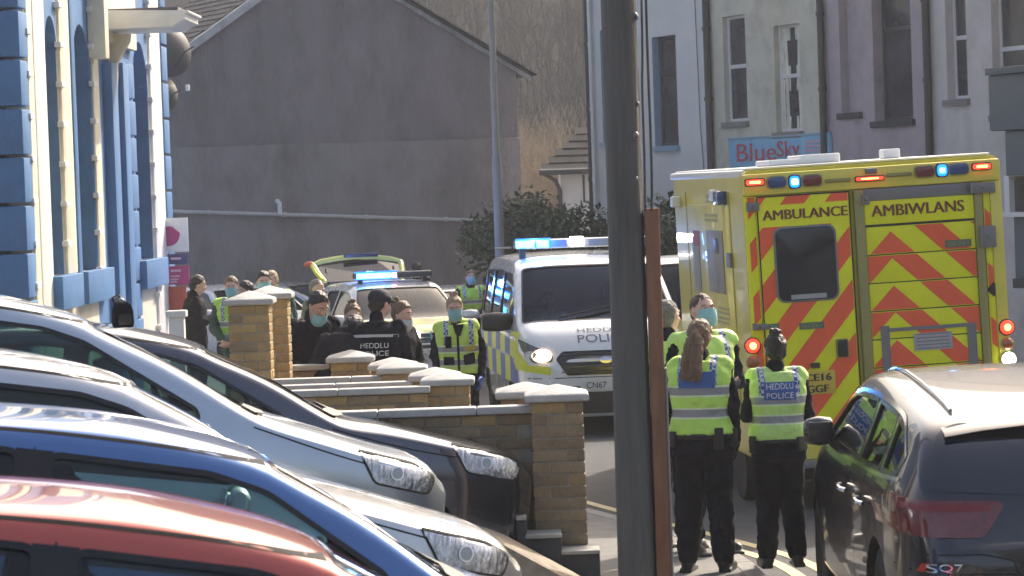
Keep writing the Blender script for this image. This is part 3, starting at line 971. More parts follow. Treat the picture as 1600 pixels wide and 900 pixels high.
bare_px = [(775, 330, 88, 4.2), (800, 300, 96, 6.0), (835, 310, 92, 6.8), (868, 300, 100, 6.5), (900, 320, 90, 5.6), (925, 300, 94, 5.0), (850, 330, 84, 3.4)]
desc = ['left edge beside the lamp post', 'left, above the verge of the gable house', 'middle of the thicket above the low house', 'right middle of the thicket', 'right, above the tiled roof', 'far right beside the white house', 'low and nearest in front of the thicket']
for (x, y, d, h), ds in zip(bare_px, desc):
    p = P(x, y, d)
    t = thing('bare_tree', 'leafless straw coloured tree, ' + ds, 'tree', (p.x, d, -1.1), rg.uniform(0, 6), 'leafless trees on the slope')
    tk = MB(); tk.tube([(0, 0, 0), (.05, 0, h * .2), (.0, .05, h * .4)], [.12, .09, .06], 7); tk.build('trunk', m_bark, t)
    mb = MB()
    for k in range(24):
        branchy(mb, Vector((0, 0, h * rg.uniform(.05, .45))), Vector((rg.uniform(-.8, .8), rg.uniform(-.8, .8), rg.uniform(.5, 1.3))).normalized(), h * .24, .017, 4, rg, .75)
    mb.build('crown', m_twig, t)
# far wood: one mass of trees up the slope
mb = MB()
for k in range(420):
    y = rg.uniform(104, 230); x = rg.uniform(-.05, .035) * y * 1.0
    z = hill_z(x, y)
    h = rg.uniform(3.5, 7)
    branchy(mb, Vector((x, y, z - .3)), Vector((rg.uniform(-.2, .2), 0, 1)).normalized(), h * .34, .05, 4, rg, .75)
tag(mb.build('far_wood', m_twig2), kind='stuff')
# ---- dark evergreens
m_leaf = M('evergreen_leaf', (0.035, 0.06, 0.03), 0.7, var=.5, vs_=2)
m_leaf.use_backface_culling = False
def leafy(label, px, py, d, w, h, name='evergreen_shrub'):
    p = P(px, py, d)
    t = thing(name, label, 'shrub', (p.x, d, road_z(d) - .05), rg.uniform(0, 6), 'dark evergreens behind the police van')
    top = p.z - t.location.z
    MB().tube([(0, 0, 0), (0, 0, top * .6)], [.07, .04], 6).build('trunk', m_bark, t)
    mb = MB()
    lumps = [(Vector((rg.uniform(-.5, .5) * w, rg.uniform(-.5, .5) * w, top * rg.uniform(.2, .85))), rg.uniform(.25, .5) * w) for _ in range(9)] + [(Vector((0, 0, top * .8)), top * .2)]
    for k in range(3800):
        c, r_ = lumps[rg.randrange(len(lumps))]
        v = Vector((rg.gauss(0, 1), rg.gauss(0, 1), rg.gauss(0, 1))).normalized() * r_ * rg.uniform(.7, 1.08)
        q = c + v
        if q.z < .05: continue
        a = Vector((rg.uniform(-1, 1), rg.uniform(-1, 1), rg.uniform(-.3, 1))).normalized(); b = a.cross(v).normalized()
        s = rg.uniform(.05, .12)
        mb.add([q - b * s * .35, q + a * s, q + b * s * .35, q - a * s * .4], [(0, 1, 2, 3)])
    mb.build('foliage', m_leaf, t)
for args in (('dark evergreen bush left of the lamp post foot', 797, 350, 56, .6, 0), ('dark evergreen bush directly behind the blue roof lights of the van', 815, 312, 55, 1.4, 0),
             ('spreading dark evergreen bush behind the middle of the van roof', 865, 325, 54, 1.5, 0), ('dark evergreen bush behind the van, just left of the wooden pole', 915, 318, 54, 1.4, 0),
             ('dark evergreen bush just right of the wooden pole', 1025, 300, 47, .75, 0), ('low dark evergreen bush between pole and ambulance', 1048, 330, 45, .7, 0)):
    leafy(*args)
# ================================================================ VEHICLES
import numpy as np
def dens(pts, n=3):
    q = chaikin([Vector((a, b, 0)) for a, b in pts], n, False)
    return [v.x for v in q], [v.y for v in q]
class Shape:
    def __init__(s, prof, width, belt, zb=.24, tumble=.36, crown=.05, belt_in=.025):
        s.px, s.pz = dens(prof); s.wx, s.ww = dens(width); s.bx, s.bz = dens(belt)
        s.zb, s.tum, s.crown, s.bi = zb, tumble, crown, belt_in
        s.x0, s.x1 = prof[0][0], prof[-1][0]
    def T(s, x): return float(np.interp(x, s.px, s.pz))
    def W(s, x): return float(np.interp(x, s.wx, s.ww))
    def B(s, x): return float(np.interp(x, s.bx, s.bz))
    def ring(s, x, dw=0, dt=0, zb=None, sc=1.0, dx=0, zlift=0):
        T = s.T(x) - dt; W = s.W(x) - dw; zb = s.zb if zb is None else zb
        zs = min(s.B(x), T - .10); ze = T - s.crown
        h = zs - zb; cr = s.crown
        ye = W - s.bi - s.tum * max(0, ze - zs)
        ctl = [(0, zb), (W * .5, zb), (W - .10, zb), (W - .015, zb + .06), (W, zb + .3 * h), (W, zb + .62 * h), (W - .004, zs - .09), (W - s.bi, zs), (W - s.bi - s.tum * max(0, ze - zs) * .5, (zs + ze) / 2),
               (ye, ze), (ye - .09, ze + cr * .62), (ye * .55, T - .006), (0, T)]
        p = [(v.x, v.y) for v in chaikin([Vector((a, b, 0)) for a, b in ctl], 2, False)]
        full = [(x + dx, -a, b) for a, b in p] + [(x + dx, a, b) for a, b in reversed(p[1:-1])]
        if sc != 1.0:
            zc = (T + zb) / 2
            full = [(X, Y * sc, zc + (Z - zc) * sc) for X, Y, Z in full]
        return full
    def mesh(s, name, mat, dw=0, dt=0, zb=None, xa=None, xb=None, n=70, ends=True):
        xa = s.x0 if xa is None else xa; xb = s.x1 if xb is None else xb
        xs = [xa + (xb - xa) * (0.5 - 0.5 * math.cos(PI * i / n)) * .35 + (xb - xa) * i / n * .65 for i in range(n + 1)]
        rings = [s.ring(x, dw, dt, zb) for x in xs]
        if ends:
            rings = [s.ring(xa, dw, dt, zb, .6, -.045), s.ring(xa, dw, dt, zb, .9, -.035), s.ring(xa, dw, dt, zb, .97, -.015)] + rings + \
                    [s.ring(xb, dw, dt, zb, .97, .015), s.ring(xb, dw, dt, zb, .9, .035), s.ring(xb, dw, dt, zb, .6, .045)]
        return MB().loft(rings).mesh(name, mat, smooth=True, angle=32)
def sframe(kind, off=0):
    """looking frames: 'R','L' sides, 'T' top, 'F' front, 'B' back"""
    cols = {'R': ((1, 0, 0), (0, 0, 1), (0, -1, 0), (0, -3, 0)), 'L': ((1, 0, 0), (0, 0, 1), (0, 1, 0), (0, 3, 0)),
            'T': ((1, 0, 0), (0, 1, 0), (0, 0, 1), (0, 0, 5)), 'F': ((0, 1, 0), (0, 0, 1), (1, 0, 0), (6, 0, 0)), 'B': ((0, 1, 0), (0, 0, 1), (-1, 0, 0), (-6, 0, 0))}[kind]
    m = Matrix((cols[0], cols[1], cols[2])).transposed().to_4x4(); m.translation = Vector(cols[3])
    return m
def boolean_body(obj, cutters):
    for c in cutters:
        m = obj.modifiers.new('cut', 'BOOLEAN'); m.operation = 'DIFFERENCE'; m.object = c; m.solver = 'EXACT'
        m.material_mode = 'TRANSFER'
    dg = bpy.context.evaluated_depsgraph_get(); dg.update()
    me = bpy.data.meshes.new_from_object(obj.evaluated_get(dg))
    obj.modifiers.clear(); old = obj.data; obj.data = me; bpy.data.meshes.remove(old)
    for c in cutters: bpy.data.objects.remove(c)
    me.shade_smooth(); me.set_sharp_from_angle(angle=R(34))
m_trim = M('black_rubber_trim', (0.015, 0.015, 0.016), 0.5)
m_gtrim = M('gloss_black_trim', (0.012, 0.012, 0.014), 0.12)
m_inter = M('car_interior', (0.035, 0.035, 0.038), 0.8, var=.2)
m_seat = M('seat_fabric', (0.05, 0.055, 0.06), 0.9, var=.2, vs_=10)
m_chrome = M('chrome', (0.75, 0.75, 0.76), 0.12, metal=1)
m_refl = M('lamp_reflector', (0.42, 0.43, 0.46), 0.14, metal=.9, var=.6, vs_=9, stretch=(4, 1, 1), bump=.5, bs=18, coat=1.0)
m_lens = glass('clear_lens', (.85, .88, .9))
m_cglass = glass('car_glass', (0.42, 0.56, 0.55))
m_privacy = glass('dark_privacy_glass', (0.06, 0.07, 0.09))
m_tyre = M('tyre_rubber', (0.02, 0.02, 0.02), 0.85, bump=.2)
m_rim = M('alloy_rim', (0.35, 0.35, 0.36), 0.3, metal=.9)
m_gap = M('panel_gap', (0.01, 0.01, 0.01), 0.9)
m_redlens = M('red_lamp_lens', (0.15, 0.012, 0.018), 0.15, var=.3, vs_=20, coat=.5)
m_plw = M('white_plate', (0.6, 0.6, 0.58), 0.5)
m_ply = M('yellow_plate', (0.68, 0.50, 0.06), 0.5)
m_blacktxt = M('black_lettering', (0.015, 0.015, 0.015), 0.6)
def paint(name, col, metal=.25, rough=.22):
    return M('paint_' + name, col, rough, metal=metal, coat=1.0, rvar=.05, var=.04, vs_=1.5)
def ribbon(pts, w, close=False):
    pts = [Vector((a, b, 0)) for a, b in pts]
    dense_ = []
    for a, b in zip(pts[:-1], pts[1:]):
        n = max(1, int((b - a).length / .05))
        for i in range(n): dense_.append(a.lerp(b, i / n))
    dense_.append(pts[-1])
    V = []; F = []
    for i, p in enumerate(dense_):
        t = (dense_[min(i + 1, len(dense_) - 1)] - dense_[max(0, i - 1)]).normalized(); nrm = Vector((-t.y, t.x, 0)) * w / 2
        V += [p + nrm, p - nrm]
        if i: F.append((2 * i - 2, 2 * i - 1, 2 * i + 1, 2 * i))
    return V, F
class Car:
    def __init__(s, name, label, cat, shape, mat, matrix, group=None):
        s.t = thing(name, label, cat, group=group); s.t.matrix_world = matrix
        loc, rot, _ = matrix.decompose(); s.t.location = loc; s.t.rotation_euler = rot.to_euler()
        s.sh = shape; s.mat = mat
        s.body_me = shape.mesh('body', mat)
        s.bvh = bvh_of(s.body_me)
        s.body = link('body', s.body_me, s.t); s.cut = []
        s.body.data.materials.append(m_inter); s.body.data.materials.append(m_trim)
        s.glasses = []
    def cutter(s, mb, mat):
        o = mb if isinstance(mb, bpy.types.Object) else mb.build('cutter', mat)
        o.matrix_world = mw(s.t); o.location = s.t.location; o.rotation_euler = s.t.rotation_euler
        s.cut.append(o)
    def hollow(s, xa, xb, zb=.5, dw=.06, dt=.045):
        s.cutter(link('cutter', s.sh.mesh('cavity', m_inter, dw, dt, zb, xa, xb, 40, False)), m_inter)
    def side_window(s, poly, mat=None, both=True, r=.05, bar=True):
        mat = mat or m_cglass
        pr = round_poly([Vector((a, b, 0)) for a, b in poly], r)
        s.cutter(MB().prism([(p.x, -1.6, p.y) for p in pr], (0, 3.2, 0)), m_trim)
        cx = sum(p.x for p in pr) / len(pr); cy = sum(p.y for p in pr) / len(pr)
        big = [((p.x - cx) * 1.03 + cx, (p.y - cy) * 1.06 + cy) for p in pr]
        V, F = patch2d(big, .08)
        for side in (('R', 'L') if both else (both,)):
            s.glasses.append((project(V, F, sframe(side), s.bvh, -.012), 'side_window', mat))
            # dark surround round the opening
            outer = [((p.x - cx) * 1.0 + cx, (p.y - cy) * 1.0 + cy) for p in pr]
            V2, F2 = ribbon([(p[0], p[1]) for p in outer] + [outer[0]], .022)
            s.glasses.append((project(V2, F2, sframe(side), s.bvh, .003), 'window_seal', m_gtrim))
    def top_window(s, xa, xb, ya, yb, name, mat=None, r=.05, zlo=.7):
        """xa header end (half width ya), xb cowl end (half width yb)"""
        poly = [(xa, -ya), (xa + (xb - xa) * .02, -ya * .5), (xa + (xb - xa) * .03, 0), (xa + (xb - xa) * .02, ya * .5), (xa, ya), (xb, yb), (xb + (xb - xa) * .06, yb * .5), (xb + (xb - xa) * .07, 0), (xb + (xb - xa) * .06, -yb * .5), (xb, -yb)]
        pr = round_poly([Vector((a, b, 0)) for a, b in poly], r)
        s.cutter(MB().prism([(p.x, p.y, zlo) for p in pr], (0, 0, 3)), m_trim)
        cx = (xa + xb) / 2
        V, F = patch2d([((p.x - cx) * 1.04 + cx, p.y * 1.03) for p in pr], .1)
        s.glasses.append((project(V, F, sframe('T'), s.bvh, -.010), name, mat or m_cglass))
        V2, F2 = ribbon([(p.x, p.y) for p in pr] + [(pr[0].x, pr[0].y)], .022)
        s.glasses.append((project(V2, F2, sframe('T'), s.bvh, .003), 'window_seal', m_gtrim))
    def wheels(s, xf, xr, r, hw=None, show=True):
        for x in (xf, xr):
            w = s.sh.W(x)
            for sg_ in (-1, 1):
                m = MB().lathe([(r * 1.13, 0), (r * 1.13, .5)], (0, 0, 0), 32, 'y')
                for i, v in enumerate(m.v): m.v[i] = Vector((v.x + x, (v.y + w - .28) * sg_ if True else 0, v.z + r))
                s.cutter(m, m_trim)
                if show:
                    wh = link('wheel', MB().lathe([(r * .62, -.1), (r * .66, -.11), (r * .95, -.10), (r, -.06), (r, .06), (r * .95, .10), (r * .66, .11), (r * .62, .1)], (0, 0, 0), 32, 'y').mesh('wheel', m_tyre, smooth=True, angle=40), s.t)
                    wh.location = (x, sg_ * (w - .13), r)
                    MB().lathe([(r * .64, .06), (r * .6, .085), (r * .2, .06), (.03, .07)] if sg_ > 0 else [(r * .64, -.06), (r * .6, -.085), (r * .2, -.06), (.03, -.07)], (0, 0, 0), 20, 'y').build('rim', m_rim, wh, smooth=True)
    def finish(s):
        boolean_body(s.body, s.cut)
        for mb, n, m in s.glasses: mb.build(n, m, s.t, smooth=True)
    def decal(s, poly, frame, name, mat, off=.003, step=.06, r=0):
        if r: poly = [(p.x, p.y) for p in round_poly([Vector((a, b, 0)) for a, b in poly], r)]
        V, F = patch2d(poly, step)
        mb = project(V, F, sframe(frame), s.bvh, off)
        if not mb.f: return None
        return mb.build(name, mat, s.t, smooth=True, angle=50)
    def line(s, pts, frame, w=.007, mat=None, name='panel_gap', off=.0015, smooth=2):
        if smooth: pts = [(v.x, v.y) for v in chaikin([Vector((a, b, 0)) for a, b in pts], smooth, False)]
        V, F = ribbon(pts, w)
        mb = project(V, F, sframe(frame), s.bvh, off)
        if not mb.f: return None
        return mb.build(name, mat or m_gap, s.t, smooth=True)
    def letters(s, body, frame, cx, cy, w, h, mat, flip=False, off=.005, bold=.01, skew=0):
        me = text_mesh(body, 1.0, bold=bold)
        xs_ = [v.co.x for v in me.vertices]; ys_ = [v.co.y for v in me.vertices]
        ax, bx = min(xs_), max(xs_); ay, by_ = min(ys_), max(ys_)
        V = []
        for v in me.vertices:
            x = ((v.co.x - ax) / (bx - ax) - .5) * w; y = ((v.co.y - ay) / (by_ - ay) - .5) * h
            V.append(Vector((cx + (-x if flip else x), cy + y, 0)))
        F = [tuple(p.vertices) for p in me.polygons]
        mb = project(V, F, sframe(frame), s.bvh, off)
        return mb.build('lettering', mat, s.t)
    def seats(s, xs_, ztop=1.1, yo=.36):
        for x in xs_:
            for y in (-yo, yo):
                st = MB(); 
                st.box((x + .2, y, .5), (.5, .46, .2)).build
                o = MB().box((x + .2, y, .48), (.5, .46, .2)).build('seat', m_seat, s.t, bevel=.05)
                m = Matrix.Rotation(-.25, 3, 'Y')
                b = MB().box((x - .1, y, .80), (.14, .46, .62), m).build('backrest', m_seat, o, bevel=.06, seg=3)
                b = MB().box((x - .22, y, ztop + .10), (.11, .27, .18), m).build('headrest', m_seat, o, bevel=.045, seg=3)
    def dash(s, x0, x1, z):
        MB().bb((x0, -s.sh.W(x0) + .1, .5), (x1, s.sh.W(x0) - .1, z)).build('dashboard', m_inter, s.t, bevel=.05)
        MB().lathe([(.17, -.012), (.19, 0), (.17, .012), (.15, 0)], (0, 0, 0), 24, 'x')
        sw = MB()
        c = Vector((x0 - .12, -.36, z + .02))
        ring = [c + Vector((-.06 * math.sin(2 * PI * k / 24), .18 * math.cos(2 * PI * k / 24), .17 * math.sin(2 * PI * k / 24))) for k in range(25)]
        sw.tube(ring, .014, 8).tube([c, c + Vector((.2, 0, -.1))], .03, 8).tube([ring[0], ring[12]], .012, 6)
        sw.build('steering_wheel', m_inter, s.t, smooth=True)
    def mirror(s, x, z, side, mat, size=1.0, yo=0, tall=1.0, wide=1.0):
        sg_ = -1 if side == 'R' else 1
        y = (s.sh.W(x) + .10 + yo) * sg_
        a = MB()
        k = size
        rings = []
        for t_, sx_, sz_ in ((-.12, .6, .7), (-.10, .85, .9), (0, 1, 1), (.09, .9, .85), (.12, .6, .55)):
            rings.append([(x + .07 * sx_ * k * math.cos(q), y + t_ * k * wide, z + .075 * tall * sz_ * k * math.sin(q)) for q in [2 * PI * i / 16 for i in range(16)]])
        a.loft(rings)
        o = a.build('door_mirror', mat, s.t, smooth=True, angle=50)
        MB().tube([(x + .02, y - sg_ * .1 * k, z - .03), (x + .03, (s.sh.W(x) - .04) * sg_, z - .05)], .025 * k, 8).build('mirror_arm', m_trim, o, smooth=True)
        MB().box((x - .066 * k, y, z), (.01, .18 * k * wide, .10 * k * tall)).build('mirror_glass', m_chrome, o, bevel=.004)

def hatch_shape(H=1.46, xh=.3, xc=1.15, zc=.98, nose=2.08, zn=.72, rear=-2.0, W=.88, belt=.93, hood=.9, roofx=-.35):
    prof = [(rear - .02, .95), (rear + .12, 1.12), (rear + .45, H - .15), (rear + .9, H - .03), (roofx, H + .01), (xh - .3, H - .012), (xh, H - .055), (xh + .12, H - .11), ((xh + xc) / 2, (H - .05 + zc) / 2 + .035), (xc - .08, zc + .045), (xc + .06, zc), (xc + .35, hood + .02), (nose - .28, hood - .06), (nose - .10, zn + .06), (nose, zn - .04)]
    width = [(rear, W - .16), (rear + .15, W - .06), (rear + .5, W - .01), (0, W), (xc, W - .01), (nose - .55, W - .03), (nose - .25, W - .10), (nose - .08, W - .22), (nose, W - .34)]
    bl = [(rear, belt + .10), (-1, belt + .05), (0, belt + .01), (xc, belt - .03), (nose, zn - .05)]
    return Shape(prof, width, bl)
def slope_matrix(px, py, d, lx, ly, lz, th, yaw):
    """stand the car so that its local point (lx, ly, lz) is where the photo shows it"""
    rot = Matrix.Rotation(yaw, 4, 'Z') @ Matrix.Rotation(th, 4, 'Y')
    w = P(px, py, d)
    return Matrix.Translation(w - (rot @ Vector((lx, ly, lz)))) @ rot

def hatch_details(c, H, xh, xc, zc, nose, zn, belt, rear, bx=-.55, glassm=None, lights=True, paintm=None, seatsx=(-.15,), zt=None):
    sh = c.sh
    # windows: rear door, front door, quarter; the A pillar follows the windscreen
    zt = H - .125 if zt is None else zt
    lo = belt + .035
    c.side_window([(bx + .06, lo), (bx + .06, zt), (xh - .2, zt - .012), (xh + .02, zt - .06), (xc - .36, lo + .055), (xc - .34, lo)], glassm, r=.04)
    c.side_window([(rear + .75, lo + .05), (rear + .85, zt - .06), (bx - .3, zt), (bx - .06, zt), (bx - .06, lo), (rear + .9, lo + .02)], glassm, r=.04)
    c.top_window(xh + .05, xc - .02, sh.W(xh) - .25, sh.W(xc) - .12, 'windscreen', glassm, zlo=zc - .03)
    c.hollow(rear + .25, xc + .15)
    c.wheels(nose - .78, rear + .72, .315)
    c.finish()
    # gaps, pillars, handles
    for sd_ in 'RL':
        c.decal([(bx - .075, lo - .005), (bx - .07, zt + .01), (bx + .07, zt + .01), (bx + .075, lo - .005)], sd_, 'door_pillar', m_gtrim, .004)
        c.line([(bx, zt + .02), (bx, lo), (bx - .01, .6), (bx + .02, .35)], sd_)
        c.line([(xc - .3, lo - .02), (xc - .22, .75), (xc - .25, .4)], sd_)
        c.line([(xh + .02, H - .085), (xh - .3, H - .055), (-.6, H - .045), (rear + .9, H - .075), (rear + .4, H - .18)], sd_, .012, m_gap, 'roof_seam')
        c.line([(xc - .05, zc - .05), (xc + .4, hoodz(sh, xc + .4)), (nose - .35, hoodz(sh, nose - .35))], sd_, .008, m_gap)
        h = c.decal([(bx + .12, .80), (bx + .34, .81), (bx + .34, .835), (bx + .12, .825)], sd_, 'door_handle', c.mat, .025)
    W1 = sh.W(nose - .3)
    c.mirror(xc - .33, belt - .03, 'R', c.mat, .9); c.mirror(xc - .33, belt - .03, 'L', c.mat, .9)
    c.seats(seatsx + (bx - .75,), H - .42)
    c.dash(xc - .38, xc + .02, zc - .08)
    # wipers
    for y in (-.35, .15):
        MB().tube([(xc + .0, y, sh.T(xc) - .012), (xc - .03, y + .28, sh.T(xc - .03) - .012), (xc - .07, y + .5, sh.T(xc - .07) - .03)], .009, 6).build('wiper', m_trim, c.t, smooth=True)
    c.decal([(xc - .10, -.6), (xc - .03, -.62), (xc + .06, -.3), (xc + .08, 0), (xc + .06, .3), (xc - .03, .62), (xc - .10, .6), (xc - .02, 0)], 'T', 'scuttle', m_trim, .004)
def hoodz(sh, x):
    return min(sh.B(x), sh.T(x) - .1) + .012
def headlamp(c, poly, frame='R', name='headlight', bulbs=((0, 0, .05),), mat=None):
    """clear cover over a reflector with round projector lenses, wrapped round the corner"""
    o = c.decal(poly, frame, name, mat or m_refl, .004, .03, r=.03)
    if o is None: return
    for (x, z, r_) in bulbs:
        V = [Vector((x, z, 0))] + [Vector((x + r_ * math.cos(2 * PI * k / 16), z + r_ * math.sin(2 * PI * k / 16), 0)) for k in range(16)]
        F = [(0, k + 1, (k + 1) % 16 + 1) for k in range(16)]
        mb = project(V, F, sframe(frame), c.bvh, .007)
        if mb.f: mb.build('lamp_lens', M('lamp_glass_bulb', (.30, .31, .33), .08, metal=.7), o)
        V, F = ribbon([(x + r_ * math.cos(2 * PI * k / 16), z + r_ * math.sin(2 * PI * k / 16)) for k in range(17)], .006)
        mb = project(V, F, sframe(frame), c.bvh, .009)
        if mb.f: mb.build('lamp_ring', m_chrome, o)
    V, F = ribbon([(p.x, p.y) for p in round_poly([Vector((a, b, 0)) for a, b in poly + poly[:1]], .03)], .01)
    mb = project(V, F, sframe(frame), c.bvh, .006)
    if mb.f: mb.build('lamp_edge', m_gap, o)
    return o

SL = R(8.8); YAW = R(11)
m_silverblue = paint('pale_blue_silver', (0.46, 0.53, 0.62), .8, .28)
m_silver = paint('silver', (0.64, 0.65, 0.67), .8, .28)
m_navy = paint('dark_navy', (0.075, 0.085, 0.115), .85, .2)
m_bluep = paint('mid_blue', (0.05, 0.16, 0.42), .45, .22)
m_redp = paint('red', (0.45, 0.055, 0.03), .15, .2)
GRP = 'cars parked side by side on the slope'
def parked(label, mat, px, py, d, H, xh, xc, zc, nose, zn, W, belt, hood, th=SL, rear=-2.0, lamps=None, bx=-.55, yaw=YAW):
    sh = hatch_shape(H, xh, xc, zc, nose, zn, rear, W, belt, hood)
    m = slope_matrix(px, py, d, xh, -(W - .25), H - .055, th, yaw)
    c = Car('parked_car', label, 'car', sh, mat, m, GRP)
    hatch_details(c, H, xh, xc, zc, nose, zn, belt, rear, bx)
    hz = zn - .02
    headlamp(c, lamps or [(nose - .52, hz + .10), (nose - .2, hz + .055), (nose - .06, hz - .01), (nose - .10, hz - .10), (nose - .42, hz - .06)], 'R', bulbs=((nose - .30, hz + .0, .034),))
    headlamp(c, lamps or [(nose - .52, hz + .10), (nose - .2, hz + .055), (nose - .06, hz - .01), (nose - .10, hz - .10), (nose - .42, hz - .06)], 'L', bulbs=((nose - .30, hz + .0, .034),))
    c.decal([(-.42, .42), (-.5, .58), (.5, .58), (.42, .42)], 'F', 'grille', m_trim, .004)
    for z in (.45, .49, .53): c.line([(-.45, z), (.45, z)], 'F', .012, m_gtrim, 'grille_bar', .012, 0)
    c.line([(-.6, .34), (0, .33), (.6, .34)], 'F', .05, m_trim, 'bumper_intake', .003, 0)
    c.line([(nose - .02, .38), (nose - .5, .42), (nose - .62, .44)], 'R', .01, m_gap)
    return c
cA = parked('dark navy car with a shining bonnet, furthest of the row and nearest the brick wall', m_navy, 305, 538, 19.3, 1.47, .15, 1.05, 1.03, 2.26, .86, .90, .95, 1.0, th=R(7.0), yaw=R(8))
cB = parked('pale blue silver car with a large headlight, second of the row from the brick wall', m_silverblue, 128, 495, 16.9, 1.56, .15, 1.15, 1.08, 2.2, .88, .90, 1.0, 1.01)
cC = parked('small silver car low between the pale silver car and the blue car', m_silver, 195, 592, 14.4, 1.42, .35, 1.2, .95, 2.26, .74, .85, .92, .89, th=R(8))
cD = parked('mid blue car next to the red car in the parked row', m_bluep, 410, 712, 12.0, 1.46, .3, 1.15, .98, 2.1, .76, .87, .93, .9)
cE = parked('red roofed car nearest the camera in the parked row', m_redp, 505, 858, 9.6, 1.46, .3, 1.15, .98, 2.1, .76, .87, .93, .9, bx=-.5)
# ---------------------------------------------------------------- dark SUV on the right, seen from behind
m_suvp = M('paint_near_black', (0.008, 0.010, 0.020), 0.25, coat=.6)
suv_sh = Shape([(-2.49, .86), (-2.47, 1.0), (-2.40, 1.12), (-2.18, 1.37), (-2.02, 1.44), (-1.6, 1.495), (-.6, 1.56), (.0, 1.58), (.4, 1.55), (.65, 1.49), (1.0, 1.31), (1.35, 1.12), (1.5, 1.08), (2.1, 1.0), (2.4, .9), (2.5, .75)],
               [(-2.5, .80), (-2.3, .90), (-1.8, .955), (0, .96), (1.6, .95), (2.2, .86), (2.5, .66)],
               [(-2.5, 1.10), (-1, 1.08), (1.3, 1.02), (2.5, .78)], .26, .40, .06, .03)
SY = R(90)
suv_m = Matrix.Translation((2.77, 18.05, road_z(18) - .15)) @ Matrix.Rotation(R(90.8), 4, 'Z')
MIRG = M('dark_mirror_glass', (.02, .02, .025), .1)
sv_ = Car('suv', 'near black SUV seen from behind at the lower right', 'car', suv_sh, m_suvp, suv_m)
lo = 1.115
sv_.side_window([(-.52, lo), (-.50, 1.43), (.45, 1.405), (.70, 1.345), (1.08, 1.16), (1.1, lo - .01)], m_cglass, r=.04)
sv_.side_window([(-1.38, lo + .015), (-1.36, 1.405), (-.62, 1.43), (-.62, lo)], m_cglass, r=.04)
sv_.side_window([(-1.98, lo + .13), (-1.70, 1.355), (-1.47, 1.39), (-1.47, lo + .02), (-1.9, lo + .03)], m_privacy, r=.04)
sv_.top_window(.58, 1.36, .62, .80, 'windscreen', m_cglass, zlo=1.05)
sv_.hollow(-2.2, 1.4, .55)
sv_.wheels(1.52, -1.47, .37)
sv_.finish()
sv_.seats((.1, -1.0), 1.22, .38); sv_.dash(.85, 1.35, 1.02)
m_rearglass = M('dark_rear_glass', (0.012, 0.018, 0.035), 0.07, spec=.8)
sv_.decal([(-.78, 1.10), (-.72, 1.31), (-.62, 1.405), (.62, 1.405), (.72, 1.36), (.78, 1.10), (.3, 1.07), (-.3, 1.07)], 'B', 'rear_window', m_rearglass, .004, r=.05)
sv_.decal([(-.64, 1.335), (-.6, 1.37), (.6, 1.37), (.64, 1.335)], 'B', 'spoiler_edge', m_gtrim, .006)
sp = MB(); sp.loft([[(-1.72, y, 1.445 - .10 * y * y), (-2.02, y, 1.448 - .10 * y * y), (-2.17, y, 1.422 - .12 * y * y), (-2.20, y, 1.408 - .12 * y * y), (-2.17, y, 1.392 - .12 * y * y), (-1.95, y, 1.36 - .12 * y * y)] for y in [-.68, -.5, -.25, 0, .25, .5, .68]])
sp.build('spoiler', m_suvp, sv_.t, smooth=True, angle=40)
for sg_ in (1, -1):
    o = sv_.decal([(sg_ * a, b) for a, b in ((.98, 1.065), (.98, .89), (.55, .875), (.44, 1.015), (.45, 1.045))], 'B', 'tail_light', m_redlens, .008, .03, r=.02)
    o2 = sv_.line([(sg_ * .95, 1.025), (sg_ * .5, 1.015)], 'B', .03, M('dim_red_strip', (.22, .02, .025), .2), 'lamp_strip', .012, 0)
    if o and o2: o2.parent = o
    path = [(x, sg_ * (.585), suv_sh.T(x) + .002 + .008 * math.sin(PI * min(1, max(0, (x + 1.9) / 2.3)) ** .5 if x < .4 else 0)) for x in [-1.85, -1.7, -1.3, -.8, -.3, .1, .35, .45]]
    MB().tube([(x, y * 1.02, z - .012) for x, y, z in path], .011, 8).build('roof_rail', m_chrome, sv_.t, smooth=True)
    fr_ = 'L' if sg_ > 0 else 'R'
    sv_.line([(-1.98, 1.24), (-1.68, 1.39), (-1.4, 1.43), (-.5, 1.46), (.45, 1.435), (.75, 1.35), (1.15, 1.14)], fr_, .02, m_chrome, 'window_trim', .004)
    sv_.line([(-2.0, 1.13), (-1.5, 1.105), (0, 1.08), (1.12, 1.075)], fr_, .02, m_chrome, 'window_trim', .004)
    sv_.line([(-.56, 1.1), (-.56, .7), (-.58, .35)], fr_); sv_.line([(.98, 1.06), (1.02, .7), (1.0, .35)], fr_)
    sv_.line([(-1.40, 1.1), (-1.33, .9), (-1.15, .72), (-1.05, .45)], fr_)
    for x in (-.42, -1.3 + .12):
        MB().tube([(x, sg_ * .975, .93), (x + .03, sg_ * 1.0, .935), (x + .2, sg_ * 1.0, .94), (x + .23, sg_ * .975, .94)], .014, 8).build('door_handle', m_chrome, sv_.t, smooth=True)
sv_.mirror(.98, 1.15, 'L', m_suvp, .9, -.09, 1.3, .8); sv_.mirror(.98, 1.15, 'R', m_suvp, .9, -.09, 1.3, .8)
sv_.line([(-.95, .72), (-.6, .70), (.6, .70), (.95, .72)], 'B', .008)
sv_.line([(-.95, .80), (-.42, .80), (-.38, .66), (.38, .66), (.42, .80), (.95, .80)], 'B', .007, smooth=1)
sv_.decal([(-.27, .70), (-.27, .80), (.27, .80), (.27, .70)], 'B', 'number_plate', m_ply, .012)
sv_.decal([(-.9, .26), (-.85, .46), (.85, .46), (.9, .26)], 'B', 'rear_diffuser', m_trim, .006)
o = sv_.letters('Q7', 'B', .715, .735, .11, .042, m_chrome, flip=True, off=.008)
